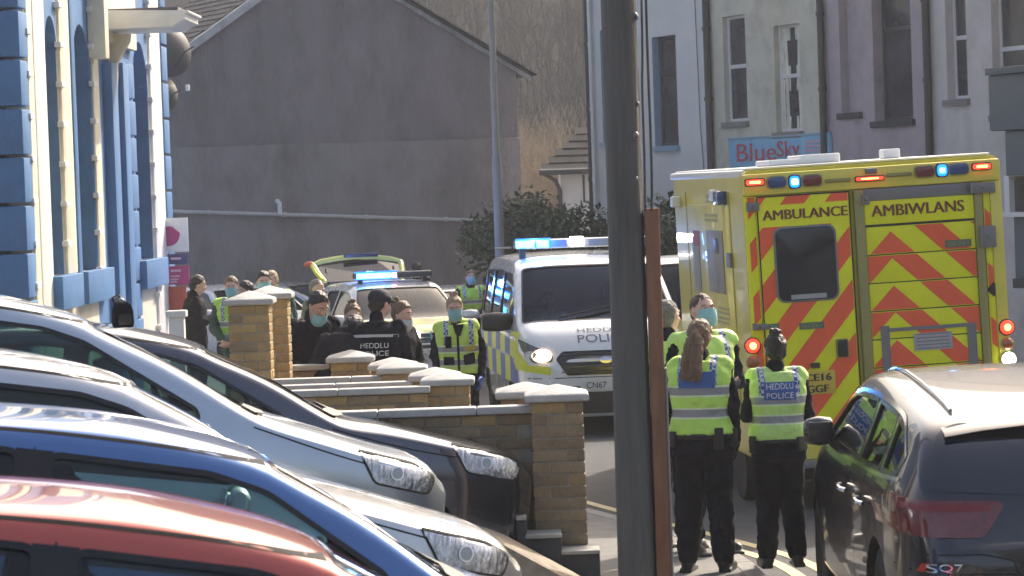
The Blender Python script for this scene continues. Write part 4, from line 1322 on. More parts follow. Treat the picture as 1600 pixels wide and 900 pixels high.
o = sv_.letters('S', 'B', .80, .735, .05, .042, m_chrome, flip=True, off=.008)
sv_.decal([(.83, .715), (.86, .715), (.84, .757), (.81, .757)], 'B', 'badge', M('badge_red', (.5, .03, .02), .3), .008)

# ---------------------------------------------------------------- white police van
m_pwhite = paint('police_white', (0.72, 0.73, 0.75), .0, .25)
m_hvy = M('reflective_yellow', (0.62, 0.66, 0.03), 0.45)
m_hvb = M('reflective_blue', (0.03, 0.10, 0.36), 0.45)
e_blue = emit('blue_flash', (0.02, 0.25, 1.0), 5)
e_bdim = emit('blue_lens_lit', (0.0, 0.16, 1.0), 2.2)
e_cyan = emit('cyan_flash', (0.10, 0.55, 1.0), 4.0)
e_cyanw = emit('cyan_white_flash', (.45, .85, 1.0), 6)
e_white = emit('white_lamp', (1.0, 0.97, 0.93), 14)
e_warm = emit('warm_headlamp', (1.0, 0.66, 0.34), 4)
e_red = emit('red_lamp', (1.0, 0.03, 0.015), 2.6)
e_core = emit('red_core', (1.0, 0.42, 0.10), 4)
van_sh = Shape([(-2.5, 1.0), (-2.49, 1.6), (-2.44, 1.93), (-2.2, 2.01), (-1, 2.045), (.6, 2.03), (.95, 1.98), (1.12, 1.92), (1.6, 1.61), (1.93, 1.36), (2.05, 1.31), (2.32, 1.20), (2.48, 1.03), (2.53, .92)],
               [(-2.5, .95), (-2.3, .98), (1.6, .98), (2.1, .95), (2.35, .86), (2.53, .68)],
               [(-2.5, 1.25), (1.4, 1.22), (2.0, 1.18), (2.53, .9)], .25, .17, .085, .02)
vn = P(948, 600, 35.6); vdir = Vector((math.sin(R(5.4)), -math.cos(R(5.4)), 0)); vc = Vector((vn.x, vn.y, 0)) - vdir * 2.55
van_m = Matrix.Translation((vc.x, vc.y, road_z(38) - .05)) @ Matrix.Rotation(R(-90 + 5.4), 4, 'Z')
van = Car('police_van', 'white police van with lit roof lights and headlamp facing the camera', 'van', van_sh, m_pwhite, van_m)
van.side_window([(.02, 1.27), (.03, 1.83), (.88, 1.82), (1.12, 1.72), (1.58, 1.36), (1.6, 1.27)], m_cglass, r=.05)
van.side_window([(-1.15, 1.27), (-1.15, 1.83), (-.12, 1.84), (-.12, 1.27)], m_privacy, r=.06)
van.side_window([(-2.3, 1.3), (-2.28, 1.80), (-1.32, 1.83), (-1.32, 1.27)], m_privacy, r=.06)
m_vglass = glass('deep_tinted_glass', (.06, .09, .14), (.22, .30, .48))
van.top_window(1.10, 1.98, .76, .86, 'windscreen', m_vglass, zlo=1.25)
van.hollow(-2.2, 2.0, .6)
van.wheels(1.55, -1.45, .33)
van.finish()
van.seats((.35,), 1.45, .42); van.dash(1.35, 1.95, 1.24)
van.mirror(1.42, 1.30, 'R', m_trim, 1.5, .02); van.mirror(1.42, 1.30, 'L', m_trim, 1.5, .02)
van.decal([(-.48, .985), (-.56, .90), (-.44, .72), (.44, .72), (.56, .90), (.48, .985)], 'F', 'grille', m_gtrim, .006, r=.03)
for z in (.76, .81, .86, .91, .95): van.line([(-.50, z), (.50, z)], 'F', .012, M('grille_bar_grey', (.05, .05, .055), .35), 'grille_bar', .014, 0)
bdg = van.decal([(.07 * math.cos(2 * PI * k / 20), .875 + .032 * math.sin(2 * PI * k / 20)) for k in range(20)], 'F', 'badge', m_chrome, .02, .02)
van.decal([(-.26, .55), (-.26, .66), (.26, .66), (.26, .55)], 'F', 'number_plate', m_plw, .022)
van.letters('CN67 PLU'[:4], 'F', -.12, .605, .22, .07, m_blacktxt, off=.026)
van.decal([(-.86, .29), (-.84, .53), (.84, .53), (.86, .29)], 'F', 'lower_bumper', m_trim, .008, r=.02)
van.decal([(-.70, .54), (-.68, .60), (-.3, .60), (-.3, .54)], 'F', 'bumper_intake', m_trim, .008, r=.02)
van.line([(-.86, .69), (-.5, .695), (.5, .695), (.86, .69)], 'F', .01)
for sg_ in (-1, 1):
    hl = van.decal([(sg_ * a, b) for a, b in ((.93, 1.13), (.90, 1.0), (.80, .865), (.60, .875), (.585, .94), (.74, 1.03))], 'F', 'headlight', M('smoked_lamp', (.12, .12, .13), .15, metal=.5), .006, .03, r=.02)
    sd_ = 'R' if sg_ < 0 else 'L'
    V = [Vector((sg_ * .70, .94, 0))] + [Vector((sg_ * .70 + .10 * math.cos(2 * PI * k / 18), .94 + .07 * math.sin(2 * PI * k / 18), 0)) for k in range(18)]
    mb = project(V, [(0, k + 1, (k + 1) % 18 + 1) for k in range(18)], sframe('F'), van.bvh, .02)
    mb.build('lit_bulb', e_warm, hl)
    mb = project([Vector(((v.x - sg_ * .7) * .5 + sg_ * .7, (v.y - .94) * .5 + .94, 0)) for v in V], [(0, k + 1, (k + 1) % 18 + 1) for k in range(18)], sframe('F'), van.bvh, .028); mb.build('lit_core', e_white, hl)
    V = [Vector((v.x + sg_ * .11, v.y + .015, 0)) for v in V]; V = [Vector(((v.x - sg_ * .81) * .6 + sg_ * .81, (v.y - .955) * .6 + .955, 0)) for v in V]
    mb = project(V, [(0, k + 1, (k + 1) % 18 + 1) for k in range(18)], sframe('F'), van.bvh, .02)
    mb.build('bulb', m_refl, hl)
    van.decal([(sg_ * a, b) for a, b in ((.98, 1.0), (.95, .78), (.62, .73), (.62, .82), (.84, .84), (.93, .98))], 'F', 'yellow_marking', m_hvy, .005, .03)
    # battenburg blocks on the side
    for k in range(8):
        x0 = -2.4 + k * .56
        van.decal([(x0, .92), (x0, 1.2), (x0 + .55, 1.2), (x0 + .55, .92)], sd_, 'marking_block', m_hvy if k % 2 else m_hvb, .003, .1)
        van.decal([(x0, .62), (x0, .90), (x0 + .55, .90), (x0 + .55, .62)], sd_, 'marking_block', m_hvb if k % 2 else m_hvy, .003, .1)
    van.decal([(-.1, 1.25), (-.1, 1.84), (.0, 1.84), (.0, 1.25)], sd_, 'door_pillar', m_gtrim, .004)
    van.decal([(-1.31, 1.25), (-1.31, 1.84), (-1.16, 1.84), (-1.16, 1.25)], sd_, 'door_pillar', m_gtrim, .004)
    van.line([(-.05, 1.9), (-.05, .4)], sd_); van.line([(1.5, 1.22), (1.48, .8), (1.3, .4)], sd_); van.line([(-1.24, 1.9), (-1.24, .4)], sd_)
def hood_text(c, body, cx, cy, w, h):
    # letters stand across the bonnet, read from in front
    me = text_mesh(body, 1.0, bold=.02)
    xs_ = [v.co.x for v in me.vertices]; ys_ = [v.co.y for v in me.vertices]
    ax, bx_ = min(xs_), max(xs_); ay, by_ = min(ys_), max(ys_)
    V = [Vector((cx - ((v.co.y - ay) / (by_ - ay) - .5) * h, ((v.co.x - ax) / (bx_ - ax) - .5) * w + cy, 0)) for v in me.vertices]
    mb = project(V, [tuple(p.vertices) for p in me.polygons], sframe('T'), c.bvh, .005)
    return mb.build('lettering', M('slate_lettering', (.10, .12, .16), .5), c.t)
hood_text(van, 'HEDDLU', 2.285, 0, .56, .075)
hood_text(van, 'POLICE', 2.395, 0, .58, .085)
for y in (-.45, .2):
    MB().tube([(2.0, y, 1.345), (1.86, y + .6, 1.45)], .012, 6).build('wiper', m_trim, van.t, smooth=True)
# light bar on the roof
zb_ = 2.10
MB().bb((.35, -.72, zb_ - .10), (.55, -.66, zb_ + .01)).build('lightbar_foot', m_trim, van.t); MB().bb((.35, .66, zb_ - .10), (.55, .72, zb_ + .01)).build('lightbar_foot', m_trim, van.t)
bar = MB().bb((.30, -.78, zb_ + .003), (.60, .78, zb_ + .11)).build('light_bar', M('lightbar_clear', (.45, .47, .50), .15, metal=.3), van.t, bevel=.03)
def led(y0, y1, m, par=bar, x=.605, z0=zb_ + .02, z1=zb_ + .10):
    MB().bb((x, y0, z0), (x + .015, y1, z1)).build('light_segment', m, par, bevel=.006)
led(-.775, -.56, e_cyan); led(-.53, -.39, e_cyan); led(-.775, -.36, e_bdim, z0=zb_ + .09, z1=zb_ + .125, x=.56); led(-.555, -.535, e_bdim); led(-.385, -.365, e_bdim); led(-.36, -.18, M('blue_grey_lens', (.20, .26, .45), .1)); led(-.14, .02, e_white, z1=zb_ + .13); led(.08, .5, M('clear_lens_plastic', (.30, .33, .40), .1)); led(.54, .76, M('blue_grey_lens', (.20, .26, .45), .1))
MB().tube([(.3, -.8, zb_ + .02), (-1.8, -.8, zb_ - .02)], .015, 6).build('roof_rail', m_galv, van.t); 
# small blue repeaters
q = van.t; MB().box((1.35, -1.0, 1.42), (.05, .03, .08)).build('repeater_light', e_blue, q, bevel=.01)

# ---------------------------------------------------------------- police estate car with its tailgate up
pc_sh = Shape([(-2.35, 1.0), (-2.33, 1.15), (-2.2, 1.45), (-2.05, 1.58), (-1.6, 1.63), (-.4, 1.67), (.1, 1.66), (.4, 1.60), (.8, 1.38), (1.15, 1.16), (1.27, 1.12), (1.9, 1.06), (2.22, .96), (2.32, .82)],
              [(-2.35, .82), (-2.1, .9), (-1.5, .93), (1.4, .92), (2.0, .85), (2.32, .60)],
              [(-2.35, 1.08), (1.2, 1.04), (2.3, .8)], .26, .42, .055)
pn = P(667, 540, 46.5); pd = Vector((math.sin(R(14)), -math.cos(R(14)), 0)); pcc = Vector((pn.x, pn.y, 0)) - pd * 2.35
m_pcs = paint('police_silver', (0.66, 0.68, 0.68), .1, .25)
pc = Car('police_car', 'yellow bonneted police estate car with its tailgate raised and blue roof light lit', 'car', pc_sh, m_pcs, Matrix.Translation((pcc.x, pcc.y, road_z(48) - .10)) @ Matrix.Rotation(R(-76), 4, 'Z'))
pc.side_window([(-.42, 1.10), (-.40, 1.52), (.22, 1.50), (.45, 1.43), (.88, 1.16), (.9, 1.10)], m_cglass)
pc.side_window([(-1.35, 1.12), (-1.30, 1.49), (-.52, 1.52), (-.52, 1.10)], m_cglass)
pc.side_window([(-2.0, 1.22), (-1.75, 1.45), (-1.45, 1.48), (-1.48, 1.13), (-1.95, 1.16)], m_privacy)
pc.top_window(.42, 1.18, .62, .78, 'windscreen', m_cglass, zlo=1.10)
pc.hollow(-2.15, 1.25, .55); pc.wheels(1.42, -1.4, .35)
pc.finish(); pc.seats((0.0, -.95), 1.22, .37); pc.dash(.7, 1.15, 1.05)
m_pyel = M('pale_yellow_marking', (0.60, 0.62, 0.16), 0.35, coat=.6)
pc.decal([(1.22, -.76), (1.30, -.3), (1.32, 0), (1.30, .3), (1.22, .76), (1.9, .74), (2.2, .58), (2.26, 0), (2.2, -.58), (1.9, -.74)], 'T', 'yellow_bonnet', m_pyel, .004, .08)
pc.decal([(-.5, .93), (-.55, .80), (-.45, .68), (.45, .68), (.55, .80), (.5, .93)], 'F', 'grille', m_gtrim, .006, r=.04)
for z in (.72, .77, .82, .87): pc.line([(-.48, z), (.48, z)], 'F', .012, m_galv, 'grille_bar', .010, 0)
pc.decal([(-.26, .55), (-.26, .66), (.26, .66), (.26, .55)], 'F', 'number_plate', m_plw, .015)
pc.letters('CE66', 'F', -.02, .605, .40, .08, m_blacktxt, off=.02)
pc.line([(-.55, .70), (.55, .70)], 'F', .03, m_chrome, 'bumper_strip', .012, 0)
for sg_ in (-1, 1):
    hl = pc.decal([(sg_ * a, b) for a, b in ((.84, .96), (.84, .86), (.60, .80), (.56, .90))], 'F', 'headlight', m_refl, .006, .03)
    V = [Vector((sg_ * .62, .87, 0))] + [Vector((sg_ * .62 + .07 * math.cos(2 * PI * k / 18), .87 + .06 * math.sin(2 * PI * k / 18), 0)) for k in range(18)]
    mb = project(V, [(0, k + 1, (k + 1) % 18 + 1) for k in range(18)], sframe('F'), pc.bvh, .02)
    if mb.f and hl: mb.build('bulb', m_refl, hl)
V = [Vector((-.18, .90, 0))] + [Vector((-.18 + .10 * math.cos(2 * PI * k / 18), .90 + .085 * math.sin(2 * PI * k / 18), 0)) for k in range(18)]
mb = project(V, [(0, k + 1, (k + 1) % 18 + 1) for k in range(18)], sframe('F'), pc.bvh, .03); mb.build('grille_lamp', e_white, pc.t)
pc.letters('R', 'F', .12, .88, .10, .10, M('teal_lettering', (.05, .35, .36), .5), off=.03)
pc.mirror(.85, 1.12, 'R', m_pcs, 1.1); pc.mirror(.85, 1.12, 'L', m_pcs, 1.1)
for k in range(7):
    for sd_ in 'RL':
        x0 = -2.1 + k * .5
        pc.decal([(x0, .72), (x0, 1.0), (x0 + .49, 1.0), (x0 + .49, .72)], sd_, 'marking_block', m_hvy if k % 2 else m_hvb, .004, .1)
bar2 = MB().bb((-.05, -.6, 1.70), (.20, .6, 1.80)).build('light_bar', M('lightbar_dark', (.05, .06, .09), .2), pc.t, bevel=.03)
led(-.58, -.05, e_cyan, bar2, .203, 1.71, 1.79); led(-.03, .04, emit('pink_flash', (1, .35, .6), 10), bar2, .203, 1.715, 1.785)
led(-.56, -.1, e_blue, bar2, -.07, 1.71, 1.79)
led(-.60, .06, e_bdim, bar2, .16, 1.79, 1.815); led(-.60, .06, e_bdim, bar2, .2035, 1.695, 1.71)
MB().bb((.219, -.45, 1.73), (.224, -.15, 1.77)).build('light_core', e_cyanw, bar2, bevel=.005)
for y in (-.5, .5): MB().bb((.02, y - .03, 1.62), (.12, y + .03, 1.71)).build('lightbar_foot', m_trim, pc.t)
# raised tailgate: rim, glass, yellow edge
tg = MB()
def tgp(y, t): return Vector((-2.12 - .55 * t, y * (.62 + .10 * t), 1.62 + .33 * t - .05 * (y * y) * t))
outer = [tgp(-1, 0), tgp(-1.02, .5), tgp(-1, .92), tgp(-.8, 1.02), tgp(-.4, 1.07), tgp(0, 1.09), tgp(.4, 1.07), tgp(.8, 1.02), tgp(1, .92), tgp(1.02, .5), tgp(1, 0)]
tg.tube(outer, [.03, .035, .045, .05, .05, .05, .05, .05, .045, .035, .03], 8)
gate = tg.build('tailgate', m_pyel, pc.t, smooth=True)
MB().add([tgp(-1, 0), tgp(1, 0), tgp(1, .9), tgp(.4, 1.03), tgp(-.4, 1.03), tgp(-1, .9)], [(0, 1, 2, 3, 4, 5)]).build('tailgate_glass', m_privacy, gate)
MB().tube([tgp(-1.04, .1), tgp(-1.06, .5), tgp(-1.04, .9)], .035, 6).build('yellow_edge', m_hvy, gate, smooth=True)
MB().tube([tgp(1.04, .1), tgp(1.06, .5), tgp(1.04, .9)], .03, 6).build('yellow_edge', m_pyel, gate, smooth=True)
MB().ball(tgp(-1.06, 1.0), (.06, .10, .05), 10, 8).build('tail_light', M('orange_red_lens', (.6, .1, .03), .3), gate, smooth=True)
MB().bb((-2.72, -.2, 1.98), (-2.62, .35, 2.04)).build('brake_light', M('dark_blue_trim', (.01, .02, .08), .3), gate, bevel=.01)
PL = []
for y in (-.55, .55): MB().tube([(-2.1, y, 1.45), (-2.45, y, 1.82)], .014, 6).build('gas_strut', m_dpipe, gate)

# ---------------------------------------------------------------- other cars in the background
def bgcar(label, px, d, rz, mat, H=1.45, light=False, xoff=0):
    sh = hatch_shape(H)
    p = P(px, 500, d)
    c = Car('parked_car', label, 'car', sh, mat, Matrix.Translation((p.x, d, road_z(d) + (-.05 if p.x > -4 else .07))) @ Matrix.Rotation(rz, 4, 'Z'), 'cars parked in the background')
    lo = .965; zt = H - .1
    c.side_window([(-.49, lo), (-.49, zt), (.1, zt - .012), (.35, zt - .06), (.86, lo + .05), (.87, lo)], m_cglass)
    c.side_window([(-1.25, lo + .05), (-1.15, zt - .06), (-.85, zt), (-.61, zt), (-.61, lo)], m_cglass)
    c.top_window(.35, 1.13, .60, .74, 'windscreen', m_cglass, zlo=.95)
    c.hollow(-1.75, 1.3); c.wheels(1.3, -1.28, .31); c.finish(); c.dash(.77, 1.17, .9); c.seats((-.15,), 1.05)
    c.decal([(-.42, .42), (-.5, .58), (.5, .58), (.42, .42)], 'F', 'grille', m_trim, .004)
    for sg_ in (-1, 1):
        c.decal([(sg_ * a, b) for a, b in ((.72, .74), (.72, .62), (.45, .60), (.42, .70))], 'F', 'headlight', m_refl, .006, .04)
    c.mirror(.82, 1.0, 'R', mat); c.mirror(.82, 1.0, 'L', mat)
    return c
m_sil2 = paint('light_silver', (.55, .56, .57), .4, .25)
bgcar('silver grey car just right of the police car, half hidden by the walking officer', 722, 53, R(-80), m_sil2)
bgcar('white car behind the man in black by the left wall', 372, 55, R(-60), paint('white', (.7, .7, .7), 0, .25))
bgcar('pale car between the paramedics and the police car', 446, 57, R(-20), m_sil2)
bgcar('pale vehicle showing between police van and ambulance', 1085, 39, R(-88), m_sil2, 1.95)

def lamp_light(name, loc, col, e, r=.08, m=None):
    l = bpy.data.lights.new(name, 'POINT'); l.energy = e; l.color = col; l.shadow_soft_size = r
    o = bpy.data.objects.new(name, l); C.objects.link(o); o.location = (m @ Vector(loc)) if m else loc
    return o
lamp_light('flashing_blue_lamp', (-.16, -.3, 1.90), (.05, .25, 1), 55, .06, mw(pc.t))
lamp_light('flashing_blue_lamp', (.75, -.55, 2.25), (.05, .30, 1), 14, .06, mw(van.t))

for o in bpy.data.objects:
    if o.name.startswith('mirror_glass') and o.parent and o.parent.parent == sv_.t:
        o.data.materials[0] = MIRG
# ---------------------------------------------------------------- ambulance, seen from behind
AW = 2.10
aq = P(1168, 560, 25.6)
am = thing('ambulance', 'yellow ambulance with red and yellow chevrons on its back doors and lights flashing', 'ambulance')
am_m = Matrix.Translation((aq.x + AW / 2 * math.cos(R(5)) + .08, 25.6 + AW / 2 * math.sin(R(5)), road_z(25.6) - .05)) @ Matrix.Rotation(R(5), 4, 'Z') @ Matrix.Rotation(R(-1.7), 4, 'Y')
am.matrix_world = am_m; l_, r_, _ = am_m.decompose(); am.location = l_; am.rotation_euler = r_.to_euler()
ami = am_m.inverted(); m3 = am_m.to_3x3()
def A(px, py, off=0.0):
    q = ami @ hit_plane(px, py, am_m @ Vector((0, -off, 0)), m3 @ Vector((0, -1, 0)))
    return Vector((q.x, 0, q.z))
def AS(px, py, off=0.0):
    q = ami @ hit_plane(px, py, am_m @ Vector((-AW / 2 - off, 0, 0)), m3 @ Vector((-1, 0, 0)))
    return Vector((0, q.y, q.z))
m_amby = M('ambulance_yellow', (0.80, 0.68, 0.09), 0.4, coat=.4, var=.05, vs_=2, dirt=.16)
m_chy = M('chevron_yellow', (0.86, 0.86, 0.008), 0.5, var=.05, vs_=3, dirt=.14)
m_chr = M('chevron_red', (0.95, 0.13, 0.045), 0.5, var=.05, vs_=3, dirt=.12)
m_frame = M('olive_door_frame', (0.33, 0.30, 0.10), 0.5, dirt=.2)
m_hing = M('grey_hinge', (0.22, 0.22, 0.23), 0.45, metal=.5)
m_roofw = M('white_gel_coat', (0.78, 0.78, 0.76), 0.35)
m_txtr = M('dark_red_lettering', (0.20, 0.045, 0.02), 0.6)
m_black = M('black_plastic', (0.012, 0.012, 0.014), 0.35)
m_amwin = M('tinted_ambulance_window', (0.022, 0.028, 0.038), 0.08)
HT = A(1365, 254).z
hw = AW / 2; LEN = 4.25
zbot = .42
# box body: rounded long edges
def sec(y, e=0):
    r_ = .07; p = []
    for cx_, cz_, a0 in ((hw - r_, zbot + .03, -90), (hw - r_, HT - r_, 0), (-hw + r_, HT - r_, 90), (-hw + r_, zbot + .03, 180)):
        rr_ = r_ if cz_ > 1 else .03
        cc = cx_ + (r_ - rr_) * (1 if cx_ > 0 else -1)
        for k in range(5):
            a = R(a0 + k * 22.5); p.append((cc + rr_ * math.cos(a) - (e if cc > 0 else -e), y, cz_ + rr_ * math.sin(a) - (e if cz_ > 1 else 0)))
    return p
MB().loft([sec(.03), sec(.05, 0), sec(LEN - .3), sec(LEN, .08)]).build('box_body', m_amby, am, smooth=True, angle=40)
rf = MB(); 
rf.bb((-hw + .05, .12, HT + .002), (hw - .05, LEN - .1, HT + .022)); rf.build('roof_skin', m_roofw, am, bevel=.01)
MB().bb((-hw - .004, .15, HT - .055), (-hw + .05, LEN - .1, HT + .006)).build('roof_edge', m_roofw, am, bevel=.02)
# rear frame pieces sit proud of the box
def plate(x0, y0, x1, y1, off0, off1, name, mat, par=am, bevel=.004, r=0):
    a = A(x0, y1); b = A(x1, y0)
    return MB().bb((a.x, -off1, a.z), (b.x, -off0, b.z)).build(name, mat, par, bevel=bevel)
def lplate(x0, z0, x1, z1, off0, off1, name, mat, par=am, bevel=.004):
    return MB().bb((x0, -off1, z0), (x1, -off0, z1)).build(name, mat, par, bevel=bevel)
hz = A(1260, 301).z                      # under the header
lplate(-hw + .004, hz, hw - .004, HT - .03, -.03, .03, 'rear_header', m_amby, bevel=.02)
xl, xm0, xm1, xs0, xs1, xr = A(1190, 450).x, A(1334, 450).x, A(1341, 450).x, A(1357, 450).x, A(1528, 450).x, A(1541, 450).x
lplate(-hw + .006, zbot, xl - .012, hz - .003, -.03, .012, 'rear_pillar', m_chy)
lplate(xl - .010, zbot + .25, xm0, hz - .004, -.03, .03, 'rear_door', m_chy, bevel=.012)
lplate(xm1 + .002, zbot + .25, xs0 - .002, hz - .004, -.03, .04, 'shutter_rail', m_frame, bevel=.012)
lplate(xs1 + .002, zbot + .25, xr, hz - .004, -.03, .045, 'shutter_rail', m_frame, bevel=.012)
lplate(xr + .012, zbot, hw - .10, hz - .003, -.03, .012, 'rear_pillar', m_chy)
lplate(hw - .098, zbot, hw - .006, hz - .003, -.03, .02, 'corner_pillar', m_amby)
lplate(xs0, hz - .10, xs1, hz - .005, -.03, .02, 'shutter_box_top', m_hing)
lplate(xs0, A(1440, 346).z, xs1, hz - .102, -.03, .028, 'shutter_header', m_chy)
# shutter slats with the chevrons cut to them
def clip_poly(poly, x0, x1, z0, z1):
    for ax, lim, sg_ in ((0, x0, 1), (0, x1, -1), (1, z0, 1), (1, z1, -1)):
        out = []
        for i in range(len(poly)):
            a, b = poly[i - 1], poly[i]
            da, db = (a[ax] - lim) * sg_, (b[ax] - lim) * sg_
            if (da >= 0) != (db >= 0):
                t = da / (da - db); out.append((a[0] + (b[0] - a[0]) * t, a[1] + (b[1] - a[1]) * t))
            if db >= 0: out.append(b)
        poly = out
        if not poly: return []
    return poly
def sheet_polys(polys, off, name, mat, par):
    for p in polys:
        if len(p) < 3: continue
        MB().add([(x, -off, z) for x, z in p], [tuple(range(len(p)))]).build(name, mat, par)
px_m = 1.0 / (FPX / 25.7)
apx = A(1396, 450).x
def chevs():
    out = []
    for k in range(-4, 12):
        z = A(1396, 361).z - k * 85 * px_m; th = 42 * px_m; w_ = 1.4
        out.append([(apx - w_, z - w_), (apx, z), (apx + w_, z - w_ * .95), (apx + w_, z - w_ * .95 - th), (apx, z - th), (apx - w_, z - w_ - th)])
    return out
def half(poly):      # split the chevron into two convex arms
    a = poly
    return [[a[0], a[1], a[4], a[5]], [a[1], a[2], a[3], a[4]]]
arms = [h for c_ in chevs() for h in half(c_)]
zs_ = [A(1440, y).z for y in (349, 394, 438, 482, 526, 570, 614, 658, 690)]
for za, zb2 in zip(zs_[:-1], zs_[1:]):
    if za - zb2 < .02: continue
    sl_ = lplate(xs0 + .002, zb2 + .004, xs1 - .002, za - .004, -.03, .02, 'shutter_slat', m_chy, bevel=.006)
    sheet_polys([clip_poly(p, xs0 + .006, xs1 - .006, zb2 + .009, za - .009) for p in arms], .0215, 'chevron', m_chr, sl_)
lplate(xs0, zbot + .1, xs1, zs_[-1], -.03, .015, 'shutter_foot', m_frame)
MB().bb((xs0 + .001, -.012, zbot + .2), (xs1 - .001, .03, hz - .1)).build('shutter_backing', m_black, am)
# stripes on the left door: rising to the right
sl_m = 1.17
def stripes(x0, x1, z0, z1, holes=()):
    res = []
    per = 83 * px_m; th = 45 * px_m
    zr_ = A(1333, 350).z
    for k in range(-6, 14):
        zt = zr_ - k * per; xr_ = xm0
        p = [(xr_ - 2, zt - 2 * sl_m), (xr_ + .5, zt + .5 * sl_m), (xr_ + .5, zt + .5 * sl_m - th), (xr_ - 2, zt - 2 * sl_m - th)]
        res.append(clip_poly(p, x0, x1, z0, z1))
    return res
door = [o for o in am.children if o.name.startswith('rear_door')][0]
tz0, tz1 = A(1256, 351).z, A(1256, 318).z
sheet_polys(stripes(xl + .002, xm0 - .012, zbot + .27, tz0 - .003), .0315, 'chevron', m_chr, door)
sheet_polys(stripes(xl + .002, xm0 - .012, tz1 + .003, hz - .016), .0315, 'chevron', m_chr, door)
sheet_polys(stripes(-hw + .03, xl - .02, zbot + .02, hz - .01), .0135, 'chevron', m_chr, am)
sheet_polys([clip_poly(p, xr + .02, hw - .105, zbot + .02, hz - .01) for p in arms], .0135, 'chevron', m_chr, am)
lplate(xs0 + .0, zbot - .0, xs1, zbot + .098, -.03, .01, 'rear_step_panel', m_black)
# lettering
def atext(body, x0, x1, ya, yb, par, off, mat, bold=.004):
    a = A(x0, yb); b = A(x1, ya); c = (a + b) / 2
    fr_ = Matrix(((1, 0, 0, c.x), (0, 0, -1, -off), (0, 1, 0, c.z), (0, 0, 0, 1)))
    return text_obj('lettering', body, mat, fr_, b.x - a.x, b.z - a.z, par, .0, bold)
atext('AMBULANCE', 1191, 1322, 321, 345, door, .033, m_txtr)
atext('AMBIWLANS', 1361, 1504, 312, 339, am, .030, m_txtr)
# door window
def rrect(x0, y0, x1, y1, r_px, off0, off1, name, mat, par):
    a = A(x0, y1); b = A(x1, y0)
    pr = round_poly([Vector((a.x, a.z, 0)), Vector((b.x, a.z, 0)), Vector((b.x, b.z, 0)), Vector((a.x, b.z, 0))], r_px * px_m, 6)
    return MB().prism([(p.x, -off0, p.y) for p in pr], (0, -(off1 - off0), 0)).build(name, mat, par, bevel=.003)
wf = rrect(1213, 349, 1304, 474, 16, .031, .042, 'window_seal', m_hing, door)
rrect(1216, 352, 1301, 471, 14, .0425, .048, 'window_pane', m_amwin, wf)
m_lab = M('pale_label', (.38, .38, .38), .6, var=.1)
plate(1235, 457, 1290, 468, .0485, .050, 'sticker', m_lab, wf, bevel=0)
hd = rrect(1306, 528, 1324, 559, 4, .031, .045, 'handle_recess', m_frame, door)
rrect(1308, 530, 1322, 557, 3, .0455, .055, 'handle', m_black, hd)
m_greent = M('grey_green_label', (.13, .17, .10), .6)
m_lettg = M('dull_label_lettering', (.30, .33, .20), .6)
for x0, x1, ya, yb, off, par in ((1248, 1286, 502, 515, .033, door), (1476, 1516, 373, 387, .026, am), (1185, 1216, 505, 515, .033, door)):
    lb = plate(x0, ya, x1, yb, off, off + .003, 'label_plate', m_greent, par, bevel=0)
    atext('GL261', x0 + 4, x1 - 4, ya + 3, yb - 3, lb, off + .0045, m_lettg, 0)
np_ = plate(1253, 577, 1303, 617, .033, .040, 'number_plate', m_ply, door, bevel=.002)
atext('CE16', 1257, 1297, 582, 596, np_, .042, m_blacktxt, .004)
atext('GGF', 1260, 1293, 600, 614, np_, .042, m_blacktxt, .004)
plate(1266, 566, 1279, 575, .033, .06, 'plate_lamp', m_black, door)
# hatch frame in the shutter
for (x0, y0, x1, y1) in ((1385, 509, 1524, 513), (1385, 509, 1388, 680), (1520, 509, 1524, 680)):
    plate(x0, y0, x1, y1, .022, .03, 'hatch_frame', m_hing, am, bevel=0)
lb = plate(1428, 517, 1486, 548, .026, .029, 'notice', M('notice_white', (.42, .40, .42), .7, var=.15, vs_=12), am, bevel=0)
for i in range(5): plate(1431, 520 + i * 5.5, 1483, 522 + i * 5.5, .0295, .0305, 'notice_text', m_hing, lb, bevel=0)
# hinges and catches
for x0, y0, x1, y1 in ((1166, 316, 1184, 331), (1515, 284, 1552, 303), (1530, 352, 1553, 387), (1176, 505, 1198, 516), (1345, 304, 1356, 320)):
    h_ = plate(x0, y0, x1, y1, .03, .06, 'hinge', m_hing, am, bevel=.008)
    a = A(x0, (y0 + y1) / 2); b = A(x1, (y0 + y1) / 2)
    MB().tube([(a.x, -.068, (A(x0, y1).z + .003)), (a.x, -.068, A(x0, y0).z)], .012, 8).build('hinge_pin', m_hing, h_, smooth=True)
    MB().ball(((a.x + b.x) / 2, -.063, a.z), .012, 8, 6).build('hinge_bolt', m_bolt, h_, smooth=True)
c = A(1552, 452); e = .058
MB().prism([(c.x - e, -.013, c.z), (c.x, -.013, c.z - e), (c.x + e, -.013, c.z), (c.x, -.013, c.z + e)], (0, -.006, 0)).build('diamond_plate', m_black, am)
